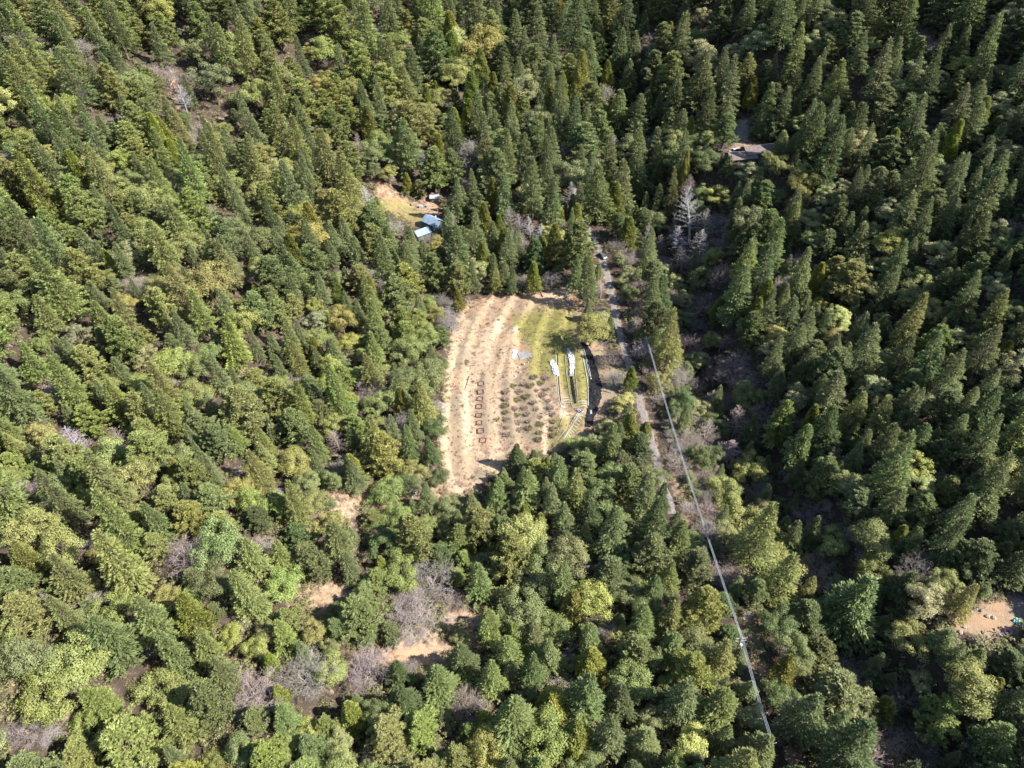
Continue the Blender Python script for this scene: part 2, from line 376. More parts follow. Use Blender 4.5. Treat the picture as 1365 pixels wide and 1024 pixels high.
# ------------------------------------------------------------------ foliage mesh makers
def norm(a): return a / np.maximum(np.linalg.norm(a, axis=-1, keepdims=True), 1e-9)
def kites(P, D, Nn, Ln, Wd, tone):
    """leaf sprays: folded kite quads. P base, D direction, Nn normal"""
    D = norm(D); S = norm(np.cross(D, Nn)); Nn = np.cross(S, D)
    Ln = np.asarray(Ln)[:, None]; Wd = np.asarray(Wd)[:, None]
    mid = P + D * Ln * 0.45 - Nn * Wd * 0.18
    v = np.stack([P, mid + S * Wd * 0.5, P + D * Ln, mid - S * Wd * 0.5], 1).reshape(-1, 3)
    f = np.arange(len(P) * 4).reshape(-1, 4)
    return v, f, np.repeat(tone, 4)
def cat(parts):
    vs, fs, ts = [], [], []; n = 0
    for v, f, t in parts: vs.append(v); fs.append(f + n); ts.append(t); n += len(v)
    return np.concatenate(vs), np.concatenate(fs), np.concatenate(ts)
def tubes_np(segs, n=3):
    """segs: list of (p0,p1,r0,r1) -> quads"""
    p0 = np.array([s[0] for s in segs]); p1 = np.array([s[1] for s in segs]); r0 = np.array([s[2] for s in segs]); r1 = np.array([s[3] for s in segs])
    t = norm(p1 - p0); ref = np.where(np.abs(t[:, 2:3]) < 0.9, np.array([[0, 0, 1.0]]), np.array([[1.0, 0, 0]]))
    a = norm(np.cross(t, ref)); b = np.cross(t, a); V = []
    for k in range(n):
        q = 2 * math.pi * k / n; o = a * math.cos(q) + b * math.sin(q); V.append(p0 + o * r0[:, None]); V.append(p1 + o * r1[:, None])
    V = np.stack(V, 1); m_ = len(segs); base = np.arange(m_)[:, None] * 2 * n; F = []
    for k in range(n):
        k2 = (k + 1) % n; F.append(base + np.array([[2 * k, 2 * k2, 2 * k2 + 1, 2 * k + 1]]))
    return V.reshape(-1, 3), np.stack(F, 1).reshape(-1, 4)
def trunk_segs(r, H, rad, lean=0.3, n=7):
    pts = [np.array([0, 0, -1.5])]; x = y = 0.0
    for i in range(1, n + 1):
        x += r.normal(0, lean / n); y += r.normal(0, lean / n); pts.append(np.array([x * i, y * i, H * i / n]))
    rr = [rad * (1 - 0.92 * (i / n)) ** 0.9 * (1.25 if i == 0 else 1) for i in range(n + 1)]
    return [(pts[i], pts[i + 1], rr[i], rr[i + 1]) for i in range(n)], pts
def tp_at(tp, z):
    zs = [p[2] for p in tp]; return np.array([np.interp(z, zs, [p[0] for p in tp]), np.interp(z, zs, [p[1] for p in tp]), min(z, zs[-1])])
def fir_mesh(seed, H=24.0, R=4.6, nb=150, base=0.14, dens=1.0, droop=0.25, top=1.0, ragged=0.25, jit=0.35, wide=0.85):
    r = np.random.default_rng(seed); parts = []; tr, tp = trunk_segs(r, H * 0.95, 0.34, 0.06)
    ph = r.uniform(0, 6.28, 4); segs = list(tr)
    for b in range(nb):
        t = base + (1 - base) * ((b + r.uniform(0, 1)) / nb) ** 0.88; z0 = H * t; tt = (t - base) / (1 - base)
        az = b * 2.3999 + r.normal(0, 0.35)
        prof = (1 - tt) ** wide * (0.72 + 0.28 * min(1, tt * 5))
        lump = 1 + 0.18 * math.sin(2 * az + ph[0] + 3 * tt) + 0.14 * math.sin(3 * az + ph[1] + 9 * tt)
        L = R * prof * lump * (1 - ragged * r.random()) + 0.35
        if r.random() < 0.04: L *= 0.4
        elev = 0.55 * tt ** 1.5 * top + r.normal(0, 0.08)
        ns = max(12, int(74 * (L / R) * dens) + 12)
        s = r.uniform(0.12, 1.0, ns) ** 0.7; dxy = np.array([math.cos(az), math.sin(az)]); side = np.array([-dxy[1], dxy[0]])
        wob = r.uniform(-1, 1, ns) * (0.30 * L * (1.05 - s) + 0.22)
        P = np.zeros((ns, 3)); P[:, :2] = dxy * (L * s)[:, None] + side * wob[:, None]
        P[:, 2] = z0 + L * (elev * s - droop * s * s) + r.normal(0, 0.14, ns) - np.abs(wob) * 0.12
        sg = np.sign(wob + 1e-6); ang = sg * r.uniform(0.15, 0.95, ns)
        D = np.zeros((ns, 3)); D[:, 0] = dxy[0] * np.cos(ang) - dxy[1] * np.sin(ang); D[:, 1] = dxy[1] * np.cos(ang) + dxy[0] * np.sin(ang)
        D[:, 2] = 0.32 + 0.5 * tt - 0.45 * s * droop + r.normal(0, 0.35, ns)
        Nn = np.zeros((ns, 3)); Nn[:, 2] = 1; Nn[:, :2] += dxy * 0.5; Nn += r.normal(0, jit, (ns, 3))
        Ln = r.uniform(0.4, 0.85, ns) * (0.75 + 0.25 * (1 - tt)); Wd = Ln * r.uniform(0.24, 0.4, ns)
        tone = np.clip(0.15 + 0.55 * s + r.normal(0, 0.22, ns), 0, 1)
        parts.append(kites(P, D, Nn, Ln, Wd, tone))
        if b % 3 == 0: segs.append((tp_at(tp, z0), np.array([dxy[0] * L * 0.7, dxy[1] * L * 0.7, z0 + L * (elev * 0.7 - droop * 0.49)]), 0.07, 0.02))
    n = 26; zz = H * r.uniform(0.93, 1.02, n); az = r.uniform(0, 6.28, n); rr = (1.03 - zz / H) * 6
    P = np.stack([rr * 0.3 * np.cos(az), rr * 0.3 * np.sin(az), zz], 1); D = np.stack([0.5 * np.cos(az), 0.5 * np.sin(az), np.full(n, 1.0)], 1)
    parts.append(kites(P, D, np.stack([np.cos(az), np.sin(az), np.full(n, .3)], 1), r.uniform(.5, .9, n), r.uniform(.25, .4, n), r.uniform(.4, 1, n)))
    return cat(parts), segs
def blob_mesh(seed, H=14.0, R=5.0, nb=34, leaf=0.5, per=85, zlow=0.3, flat=0.8, clump=1.6, upright=0.0):
    """broadleaf crown: leaf clumps over limbs"""
    r = np.random.default_rng(seed); parts = []; segs, tp = trunk_segs(r, H * 0.55, 0.35, 0.5, 5); fork = tp[-2]
    ph = r.uniform(0, 6.28, 4); cz = H * (zlow + 1) / 2; hzr = H * (1 - zlow) / 2
    for b in range(nb):
        d = norm(r.normal(0, 1, 3)); d[2] = abs(d[2]) * 1.1 - 0.35 if r.random() < 0.75 else d[2]; d = norm(d)
        az = math.atan2(d[1], d[0]); lump = 1 + 0.2 * math.sin(2 * az + ph[0]) + 0.16 * math.sin(3 * az + ph[1])
        rad = r.uniform(0.55, 0.95) * lump
        c = np.array([d[0] * R * rad, d[1] * R * rad, cz + d[2] * hzr * rad * (1 + upright * 0.3)])
        cr = clump * r.uniform(0.65, 1.25) * R / 5.0
        if b % 2 == 0: segs.append((fork, c, 0.14, 0.03))
        n = int(per * (cr / clump) ** 1.6); q = norm(r.normal(0, 1, (n, 3))); q[:, 2] = np.where(q[:, 2] < -0.35, -q[:, 2], q[:, 2])
        rr = cr * r.uniform(0.55, 1.08, n)[:, None]; P = c + q * rr * np.array([1, 1, flat])
        Nn = q + r.normal(0, 0.4, (n, 3)) + np.array([0, 0, .35]); D = np.cross(Nn, r.normal(0, 1, (n, 3)))
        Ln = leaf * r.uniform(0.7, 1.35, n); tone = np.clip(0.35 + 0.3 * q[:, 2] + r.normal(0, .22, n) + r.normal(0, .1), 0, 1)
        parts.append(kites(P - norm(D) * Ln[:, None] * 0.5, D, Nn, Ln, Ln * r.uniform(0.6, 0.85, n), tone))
    return cat(parts), segs
def pine_mesh(seed, H=23.0, R=4.6, nb=85):
    """open irregular crown of needle tufts on ascending limbs"""
    r = np.random.default_rng(seed); parts = []; tr, tp = trunk_segs(r, H * 0.9, 0.34, 0.08); segs = list(tr)
    ph = r.uniform(0, 6.28, 3)
    for b in range(nb):
        t = 0.22 + 0.78 * (b + r.random()) / nb; tt = (t - .22) / .78; az = b * 2.3999 + r.normal(0, .5)
        prof = math.sin(math.pi * min(1, 0.22 + 0.72 * (1 - tt))) ** 0.7 if tt > 0 else .5
        prof = (1 - tt ** 1.7) * (0.7 + 0.3 * min(1, tt * 4))
        L = R * prof * (1 + .22 * math.sin(2 * az + ph[0]) + .15 * math.sin(3 * az + 6 * tt + ph[1])) * r.uniform(.6, 1) + .4
        z0 = H * t - 1; d = np.array([math.cos(az), math.sin(az), 0.25 + 0.35 * tt])
        end = np.array([0, 0, z0]) + d * L; segs.append((tp_at(tp, z0), end, .08, .02))
        for k in range(2 if L < 2 else 4):
            c = np.array([0, 0, z0]) + d * L * (1 - 0.26 * k * r.uniform(.6, 1.2)) + r.normal(0, .32, 3) * (0.6 + 0.5 * k)
            n = 46; q = norm(r.normal(0, 1, (n, 3)) + np.array([d[0] * .6, d[1] * .6, .7])); ln = r.uniform(.42, .8, n)
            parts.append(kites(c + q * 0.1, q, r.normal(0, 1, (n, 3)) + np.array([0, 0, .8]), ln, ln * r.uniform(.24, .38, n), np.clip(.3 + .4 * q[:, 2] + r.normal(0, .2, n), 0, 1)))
    return cat(parts), segs
def cedar_mesh(seed, H=19.0, R=3.0):
    r = np.random.default_rng(seed); n = 7500; tr, tp = trunk_segs(r, H * 0.93, 0.3, 0.06)
    t = r.uniform(0.08, 1, n) ** 0.9; az = r.uniform(0, 6.283, n); ph = r.uniform(0, 6.28, 3)
    lump = 1 + .13 * np.sin(3 * az + ph[0] + 5 * t) + .12 * np.sin(5 * az + 17 * t + ph[1]) + .10 * np.sin(11 * t * 6.28 / 2 + ph[2] + 2 * az)
    rad = R * (1 - t) ** 0.72 * (0.8 + 0.2 * np.minimum(1, t * 5)) * lump * r.uniform(0.62, 1.0, n) ** 0.5 + 0.1
    q = np.stack([np.cos(az), np.sin(az), np.zeros(n)], 1)
    P = q * rad[:, None]; P[:, 2] = H * t
    D = q * r.uniform(.2, .9, n)[:, None] + r.normal(0, .25, (n, 3)); D[:, 2] += r.uniform(.3, 1.1, n)
    Nn = q + r.normal(0, .35, (n, 3)) + np.array([0, 0, .3]); Ln = r.uniform(.38, .75, n)
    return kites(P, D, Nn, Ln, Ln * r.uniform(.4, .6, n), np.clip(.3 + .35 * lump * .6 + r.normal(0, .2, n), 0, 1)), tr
def bare_mesh(seed, H=13.0, R=5.0, style='oak'):
    r = np.random.default_rng(seed); segs = []
    def grow(p, d, L, rad, lev):
        n = 3 if lev < 3 else 2; q = p
        for i in range(n):
            d2 = norm(d + r.normal(0, .16 + .03 * lev, 3) + np.array([0, 0, .05])); e = q + d2 * L / n
            ra, rb = rad * (1 - .38 * i / n), rad * (1 - .38 * (i + 1) / n); segs.append((q, e, max(ra, .028), max(rb, .022))); q = e; d = d2
            if lev < 5:
                for _ in range(2 if lev >= 2 else 1 + (i > 0)):
                    a = r.normal(0, 1, 3); a = norm(np.cross(d, a)); nd = norm(d * r.uniform(.45, .9) + a * r.uniform(.6, 1.0) + np.array([0, 0, .08]))
                    if lev < 4 or r.random() < .7: grow(q, nd, L * r.uniform(.55, .75), rb * .58, lev + 1)
    if style == 'oak':
        segs.append((np.array([0, 0, -1.]), np.array([.1, .1, H * .2]), .36, .28)); base = np.array([.1, .1, H * .2])
        for k in range(5):
            a = k * 1.257 + r.normal(0, .25); grow(base, norm(np.array([math.cos(a) * R / 5, math.sin(a) * R / 5, r.uniform(.7, 1.5)])), H * r.uniform(.33, .42), .17, 1)
        tr = segs[:1]; br = segs[1:]
    else:
        tr, tp = trunk_segs(r, H, .27, .4, 8)
        for b in range(70):
            t = .25 + .75 * (b + r.random()) / 70; az = b * 2.4 + r.normal(0, .3); L = R * (1 - ((t - .25) / .75) ** 1.4) * r.uniform(.5, 1) + .4
            k = min(int(t * 8), 7); p = tp[k] + (tp[k + 1] - tp[k]) * (t * 8 - k) if k < len(tp) - 1 else tp[-1]
            d = np.array([math.cos(az), math.sin(az), .35 + .5 * t]); q = p
            for i in range(3):
                e = q + norm(d + r.normal(0, .14, 3)) * L / 3; segs.append((q, e, .055 - .012 * i, .042 - .012 * i))
                for s_ in (-1, 1, -1):
                    sd_ = norm(d + s_ * np.array([-d[1], d[0], .2]) * r.uniform(.5, 1.1)); segs.append((e, e + sd_ * L * .28 * r.uniform(.5, 1.2), .03, .016))
                    e2 = e + sd_ * L * .15; segs.append((e2, e2 + norm(sd_ + r.normal(0, .6, 3)) * L * .2, .024, .014))
                q = e
        br = segs
    V, Fc = tubes_np(br, 3)
    return (V, Fc, np.repeat(r.uniform(0, 1, len(br)), 6)), tr
PROTO = {}
def reg(kind, mat, maker, H, R, seeds, trunk_mat=None, crown_name='crown'):
    L = []
    for s in seeds:
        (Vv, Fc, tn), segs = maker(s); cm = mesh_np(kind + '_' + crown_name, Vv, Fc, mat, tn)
        tv, tf = tubes_np(segs, 7); tm = mesh_np(kind + '_trunk', tv, tf, trunk_mat or M_bark, np.full(len(tv), .4))
        L.append((cm, tm))
    PROTO[kind] = (L, H, R, crown_name)
def fir_var(s):
    r = random.Random(s); return fir_mesh(s, droop=r.uniform(.12, .4), ragged=r.uniform(.15, .45), wide=r.uniform(.74, 1.08), nb=r.randint(135, 180), base=r.uniform(.08, .2))
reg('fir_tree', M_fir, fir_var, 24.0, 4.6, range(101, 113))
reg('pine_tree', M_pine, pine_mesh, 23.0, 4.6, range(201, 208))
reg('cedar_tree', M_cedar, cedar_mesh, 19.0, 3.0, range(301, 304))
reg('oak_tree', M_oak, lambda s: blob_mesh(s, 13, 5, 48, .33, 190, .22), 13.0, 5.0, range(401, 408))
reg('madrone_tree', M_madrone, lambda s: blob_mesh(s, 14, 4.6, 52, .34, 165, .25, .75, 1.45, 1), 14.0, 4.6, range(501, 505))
reg('bare_tree', M_grey, lambda s: bare_mesh(s, 13, 5, 'oak'), 13.0, 6.0, range(601, 604), M_grey, 'branches')
reg('dead_tree', M_grey, lambda s: bare_mesh(s, 15, 3.4, 'snag'), 15.0, 3.4, range(701, 704), M_grey, 'branches')
reg('shrub', M_shrub, lambda s: blob_mesh(s, 3, 2.0, 14, .36, 60, .05, .8, 1.7), 3.0, 2.0, range(801, 804), None, 'leaves')

TREES = []     # dict(kind, x, y, z, s(h), w(r), tone, u, v)
grid = {}
def gk(x, y): return (int(math.floor(x / 8)), int(math.floor(y / 8)))
def near_ok(x, y, r, f):
    kx, ky = gk(x, y)
    for i in range(kx - 2, kx + 3):
        for j in range(ky - 2, ky + 3):
            for (a, b, c) in grid.get((i, j), ()):
                dd = (r + c) * f
                if (a - x) ** 2 + (b - y) ** 2 < dd * dd: return False
    return True
def put(kind, x, y, h, r, tone, rz=None, tilt=0.0, hand=False):
    z = hz(x, y); grid.setdefault(gk(x, y), []).append((x, y, r))
    cu, cv, cd = proj(x, y, z + h * .62)
    TREES.append(dict(kind=kind, x=x, y=y, z=z, h=h, r=r, tone=tone, rz=RN.uniform(0, 6.28) if rz is None else rz, tilt=tilt, u=cu, v=cv, d=cd, hand=hand))
ZF = {'fir_tree': .5, 'pine_tree': .55, 'cedar_tree': .5, 'oak_tree': .6, 'madrone_tree': .62, 'bare_tree': .6, 'dead_tree': .6, 'shrub': .5}
def hand(kind, u, v, wpx, aspect, tone):
    """u,v crown centre in the picture, wpx apparent width"""
    x, y, z, t = hit(u, v, 10); h = 12
    for _ in range(3):
        r = wpx * t / FPX / 2; h = 2 * r * aspect; x, y, z, t = hit(u, v, h * ZF[kind])
    if not near_ok(x, y, r, .42): return
    put(kind, x, y, h, r, tone, hand=True)
TONES = {'dark green': (.68, .75, .68), 'mid green': (.96, 1.0, .88), 'bright green': (1.17, 1.2, .88), 'olive green': (1.27, 1.17, .92),
         'yellow-green': (1.27, 1.22, .78), 'grey-green': (.94, .96, .95), 'rusty brown': (1.5, 1.2, .85),
         'pale green': (1.0, .98, .9), 'silver grey': (1.0, 1.02, 1.05), 'brownish grey': (.66, .60, .56), 'pale grey': (.78, .75, .72), 'pinkish grey': (.85, .77, .72)}
D_, M_, B_, O_, Y_, G_, R_, P_ = 'dark green', 'mid green', 'bright green', 'olive green', 'yellow-green', 'grey-green', 'rusty brown', 'pale green'
S_, BG, PG, PK = 'silver grey', 'brownish grey', 'pale grey', 'pinkish grey'
HAND = [
 # bare and dead trees
 ('dead_tree', 926, 280, 42, 1.9, S_), ('dead_tree', 908, 322, 36, 1.6, S_), ('dead_tree', 934, 325, 34, 1.6, S_), ('dead_tree', 863, 318, 22, 2.4, S_), ('dead_tree', 942, 298, 32, 1.7, PG), ('dead_tree', 912, 345, 30, 1.5, PG), ('dead_tree', 918, 250, 26, 1.8, BG), ('dead_tree', 895, 305, 24, 1.8, PG), ('bare_tree', 930, 350, 34, .9, PG), ('dead_tree', 690, 300, 22, 1.7, PG), ('dead_tree', 720, 310, 22, 1.6, S_), ('bare_tree', 700, 330, 26, 1.0, PG), ('dead_tree', 940, 575, 34, 1.4, PK), ('dead_tree', 968, 600, 40, 1.2, PK),
 ('dead_tree', 757, 258, 20, 2.2, S_), ('dead_tree', 707, 303, 24, 1.6, S_), ('bare_tree', 688, 318, 28, 1.0, PG), ('dead_tree', 955, 580, 44, 1.3, PK),
 ('dead_tree', 982, 562, 38, 1.6, PK), ('bare_tree', 908, 505, 34, 1.2, PK), ('bare_tree', 985, 482, 34, 1.0, PK), ('bare_tree', 995, 510, 40, .9, PK),
 ('bare_tree', 965, 500, 40, .9, BG), ('bare_tree', 1020, 555, 40, 1.0, BG), ('bare_tree', 962, 365, 32, 1.2, BG), ('bare_tree', 885, 440, 34, 1.0, BG),
 ('bare_tree', 890, 400, 36, 1.0, BG), ('bare_tree', 915, 460, 36, 1.0, BG), ('bare_tree', 1090, 762, 60, .8, PK), ('bare_tree', 1225, 755, 50, .9, BG),
 ('bare_tree', 1010, 650, 36, .9, BG), ('bare_tree', 945, 640, 30, 1.0, BG), ('bare_tree', 545, 825, 66, .8, PG), ('bare_tree', 575, 768, 58, .8, PG),
 ('bare_tree', 490, 890, 64, .9, PG), ('bare_tree', 402, 898, 58, 1.0, PG), ('bare_tree', 250, 738, 52, .8, PG), ('dead_tree', 100, 585, 40, 1.7, S_),
 ('bare_tree', 125, 722, 36, .9, PG), ('bare_tree', 620, 940, 44, .9, BG),
 ('bare_tree', 805, 838, 34, .9, PK), ('bare_tree', 560, 210, 24, 1.2, PG), ('dead_tree', 478, 195, 24, 1.8, PG), ('bare_tree', 382, 168, 26, 1.2, S_),
 ('dead_tree', 242, 128, 28, 1.5, S_), ('bare_tree', 222, 100, 30, 1.0, PG), ('bare_tree', 108, 62, 26, 1.0, PG), ('bare_tree', 268, 172, 26, 1.1, PG),
 ('bare_tree', 598, 425, 36, 1.0, PG), ('bare_tree', 588, 400, 30, 1.0, BG), ('bare_tree', 530, 565, 40, 1.0, PG), ('bare_tree', 578, 545, 26, .8, PG),
 ('bare_tree', 1215, 930, 44, 1.1, BG), ('bare_tree', 1180, 990, 60, .8, PK), ('bare_tree', 1140, 1010, 60, .7, PK), ('bare_tree', 1230, 1000, 56, .8, BG),
 ('bare_tree', 885, 360, 28, 1.1, BG), ('bare_tree', 820, 505, 26, .8, PG), ('bare_tree', 812, 478, 26, .8, BG), ('bare_tree', 850, 380, 26, 1.0, BG),
 ('bare_tree', 40, 655, 40, .8, BG), ('bare_tree', 255, 185, 24, 1.0, PG), ('bare_tree', 420, 130, 24, 1.0, PG), ('bare_tree', 650, 210, 22, 1.0, PG),
 ('bare_tree', 700, 60, 22, 1.1, BG), ('bare_tree', 628, 68, 24, 1.1, PG), ('bare_tree', 1150, 430, 20, 1.4, BG), ('bare_tree', 1350, 300, 30, .9, BG),
 ('bare_tree', 920, 250, 24, 1.2, PG), ('bare_tree', 500, 40, 24, 1.0, PG), ('bare_tree', 1080, 690, 44, .9, BG), ('bare_tree', 700, 375, 30, .6, BG), ('bare_tree', 735, 372, 28, .6, BG),
 # trees round the garden clearing
 ('fir_tree', 660, 372, 24, 1.9, O_), ('fir_tree', 682, 376, 20, 2.2, D_),
 ('cedar_tree', 841, 505, 20, 2.0, Y_), ('fir_tree', 575, 600, 34, 1.7, D_), ('fir_tree', 545, 590, 40, 1.7, M_), ('oak_tree', 574, 500, 44, 1.2, M_), ('oak_tree', 580, 572, 32, 1.1, D_), ('pine_tree', 588, 446, 30, 1.2, M_), ('oak_tree', 586, 635, 26, 1.0, D_), ('oak_tree', 600, 672, 26, .9, M_),
 ('oak_tree', 545, 470, 46, 1.1, M_), ('pine_tree', 612, 372, 38, 1.6, B_), ('pine_tree', 580, 360, 38, 1.7, M_), ('fir_tree', 545, 355, 36, 1.9, M_),
 ('fir_tree', 690, 608, 34, 1.4, D_), ('fir_tree', 712, 612, 26, 1.3, G_), ('fir_tree', 660, 655, 44, 1.6, M_), ('fir_tree', 700, 650, 50, 1.6, M_), ('fir_tree', 745, 632, 44, 1.5, M_),
 ('pine_tree', 778, 622, 44, 1.5, M_), ('fir_tree', 815, 590, 44, 1.7, M_), ('pine_tree', 838, 640, 46, 1.6, M_), ('fir_tree', 850, 590, 26, 1.6, O_), ('fir_tree', 630, 678, 40, 1.5, M_),
 ('oak_tree', 595, 680, 34, 1.0, G_), ('fir_tree', 880, 665, 34, 1.9, D_), ('cedar_tree', 861, 574, 20, 1.5, O_),
 ('pine_tree', 868, 740, 56, 1.6, M_), ('fir_tree', 905, 720, 44, 1.8, M_), ('pine_tree', 938, 812, 60, 1.7, Y_), ('pine_tree', 922, 892, 62, 1.6, Y_), ('fir_tree', 960, 945, 66, 1.5, B_),
 ('fir_tree', 1010, 1000, 64, 1.5, M_), ('cedar_tree', 770, 982, 50, 1.7, Y_), ('cedar_tree', 738, 938, 52, 1.5, Y_), ('pine_tree', 560, 972, 60, 1.2, Y_), ('cedar_tree', 788, 882, 44, 1.7, Y_),
 ('pine_tree', 680, 740, 62, 1.6, B_), ('oak_tree', 695, 715, 60, 1.3, O_), ('fir_tree', 640, 780, 48, 1.6, M_), ('fir_tree', 655, 838, 46, 1.8, B_), ('fir_tree', 620, 880, 56, 1.5, D_),
 ('oak_tree', 534, 762, 48, .95, B_), ('oak_tree', 528, 690, 40, 1.1, B_), ('pine_tree', 480, 815, 72, 1.1, M_), ('oak_tree', 490, 850, 30, 1.0, G_), ('fir_tree', 585, 915, 66, 1.3, M_),
 ('fir_tree', 540, 935, 56, 1.5, D_), ('oak_tree', 760, 745, 60, 1.2, M_), ('pine_tree', 810, 770, 60, 1.3, G_), ('cedar_tree', 718, 698, 26, 1.5, Y_), ('cedar_tree', 645, 962, 28, 1.5, Y_),
 ('oak_tree', 648, 1000, 60, 1.1, Y_), ('fir_tree', 730, 870, 54, 1.4, M_), ('oak_tree', 700, 815, 54, 1.2, M_), ('fir_tree', 825, 940, 54, 1.5, D_), ('fir_tree', 860, 990, 60, 1.4, M_),
 ('cedar_tree', 655, 265, 22, 2.6, O_), ('cedar_tree', 678, 268, 16, 2.6, Y_), ('cedar_tree', 720, 180, 13, 4.0, O_), ('cedar_tree', 848, 298, 13, 3.6, Y_), ('cedar_tree', 543, 245, 16, 1.8, Y_),
 ('cedar_tree', 583, 205, 22, 2.4, Y_), ('cedar_tree', 912, 235, 16, 4.2, O_), ('cedar_tree', 983, 108, 13, 3.6, Y_), ('cedar_tree', 708, 335, 18, 2.2, O_), ('cedar_tree', 724, 330, 16, 2.0, Y_), ('cedar_tree', 666, 305, 18, 2.2, O_),
 ('fir_tree', 606, 268, 34, 2.0, G_), ('fir_tree', 598, 300, 34, 1.5, G_), ('fir_tree', 645, 195, 40, 2.2, G_), ('fir_tree', 735, 280, 34, 2.2, M_), ('fir_tree', 700, 215, 34, 2.3, M_), ('fir_tree', 760, 305, 24, 2.4, B_),
 ('oak_tree', 518, 232, 24, 1.0, O_), ('oak_tree', 585, 330, 28, 1.0, R_), ('fir_tree', 547, 322, 30, 1.5, M_), ('oak_tree', 566, 335, 22, 1.0, M_), ('pine_tree', 560, 250, 22, 1.2, O_), ('fir_tree', 503, 272, 14, 1.4, O_), ('shrub', 496, 262, 10, 1.2, Y_), ('fir_tree', 520, 330, 38, 1.6, M_),
 ('oak_tree', 875, 385, 26, 1.0, M_), ('oak_tree', 905, 425, 30, .9, G_), ('fir_tree', 898, 262, 26, 3.0, O_), ('pine_tree', 812, 235, 30, 2.0, M_),
 ('cedar_tree', 1021, 395, 26, 2.0, Y_), ('cedar_tree', 960, 412, 26, 1.5, Y_), ('fir_tree', 1045, 400, 24, 2.0, M_),
 # pale and coloured crowns on the right slope
 ('madrone_tree', 956, 262, 34, .9, Y_), ('madrone_tree', 1100, 262, 30, 1.0, P_), ('madrone_tree', 1122, 250, 24, 1.0, P_), ('madrone_tree', 1250, 112, 28, 1.2, G_), ('madrone_tree', 1350, 118, 18, .9, P_), ('madrone_tree', 1270, 150, 26, .9, P_),
 ('oak_tree', 1186, 322, 44, .9, Y_), ('madrone_tree', 1345, 205, 34, 1.0, P_), ('madrone_tree', 1035, 466, 34, .9, P_), ('madrone_tree', 1118, 428, 34, 1.0, B_), ('madrone_tree', 1322, 388, 34, 1.6, G_),
 ('madrone_tree', 1270, 452, 36, .9, P_), ('madrone_tree', 1180, 474, 22, 1.0, G_), ('madrone_tree', 1128, 645, 42, .8, P_), ('madrone_tree', 1225, 650, 44, .8, B_), ('madrone_tree', 1232, 802, 50, 1.1, P_), ('oak_tree', 1262, 775, 36, 1.2, O_),
 ('madrone_tree', 1228, 908, 32, .8, P_), ('oak_tree', 1208, 918, 34, .8, R_), ('madrone_tree', 928, 482, 30, .9, P_), ('madrone_tree', 930, 545, 32, .9, P_), ('oak_tree', 963, 515, 26, .8, B_), ('madrone_tree', 1175, 355, 30, .8, P_),
 ('madrone_tree', 1300, 455, 26, .8, Y_), ('madrone_tree', 1088, 150, 22, 1.4, P_), ('madrone_tree', 1062, 60, 24, 1.2, G_), ('madrone_tree', 935, 25, 24, 1.2, P_),
 ('oak_tree', 965, 660, 46, 1.2, O_), ('oak_tree', 1000, 700, 60, 1.1, O_), ('oak_tree', 1025, 745, 62, 1.0, O_), ('oak_tree', 1000, 625, 40, 1.2, O_), ('oak_tree', 1110, 725, 44, .9, O_), ('oak_tree', 1165, 760, 40, 1.3, O_),
 ('fir_tree', 1130, 810, 96, 1.5, G_), ('pine_tree', 1115, 925, 96, 1.1, M_), ('pine_tree', 1255, 955, 70, 1.2, B_), ('oak_tree', 1300, 925, 70, 1.1, O_), ('fir_tree', 1320, 655, 62, 2.0, M_), ('fir_tree', 1190, 680, 44, 1.9, M_),
 ('fir_tree', 1110, 530, 56, 1.6, G_), ('fir_tree', 1175, 560, 46, 1.7, O_), ('fir_tree', 1240, 480, 44, 2.1, M_), ('fir_tree', 1330, 985, 64, 1.3, M_), ('oak_tree', 1210, 850, 50, 1.0, O_), ('fir_tree', 1300, 880, 44, 1.1, M_), ('pine_tree', 1345, 885, 50, 1.0, D_),
 ('fir_tree', 1260, 880, 60, 1.1, O_), ('oak_tree', 1040, 930, 40, 1.0, D_), ('oak_tree', 1040, 830, 44, 1.0, D_),
 # coloured crowns on the left slope
 ('oak_tree', 158, 215, 30, 1.3, Y_), ('oak_tree', 168, 405, 30, 1.1, R_), ('oak_tree', 278, 378, 60, .9, O_), ('oak_tree', 263, 530, 46, .9, O_), ('oak_tree', 325, 432, 40, 1.4, B_), ('oak_tree', 315, 655, 40, 1.0, R_),
 ('oak_tree', 160, 812, 50, 1.0, B_), ('oak_tree', 308, 848, 34, .8, Y_), ('oak_tree', 440, 895, 40, 1.3, B_), ('oak_tree', 135, 738, 34, .9, R_), ('oak_tree', 425, 115, 28, 1.0, R_), ('oak_tree', 345, 125, 40, 1.1, O_), ('oak_tree', 372, 100, 36, 1.1, O_),
 ('oak_tree', 295, 175, 24, 1.0, Y_), ('oak_tree', 455, 425, 40, 1.1, R_), ('pine_tree', 250, 690, 50, 1.3, Y_), ('pine_tree', 120, 560, 44, 1.4, Y_), ('oak_tree', 570, 150, 30, 1.1, O_), ('oak_tree', 590, 190, 28, 1.2, R_), ('pine_tree', 700, 150, 26, 2.0, O_),
 ('pine_tree', 168, 40, 34, 1.6, O_), ('pine_tree', 165, 20, 36, 1.4, O_), ('oak_tree', 320, 60, 34, 1.3, O_), ('oak_tree', 440, 700, 34, 1.2, O_), ('oak_tree', 30, 880, 60, 1.2, G_), ('pine_tree', 20, 780, 66, 1.3, P_),
]
hand('oak_tree', 788, 441, 46, .95, O_); hand('fir_tree', 785, 378, 40, 2.0, M_); hand('fir_tree', 768, 366, 30, 2.0, M_)  # last fir is added to broaden the shadow cast over the clearing
HAND.sort(key=lambda t: 0 if t[0] in ('dead_tree', 'bare_tree', 'cedar_tree', 'madrone_tree') else 1)
for t in HAND: hand(*t)

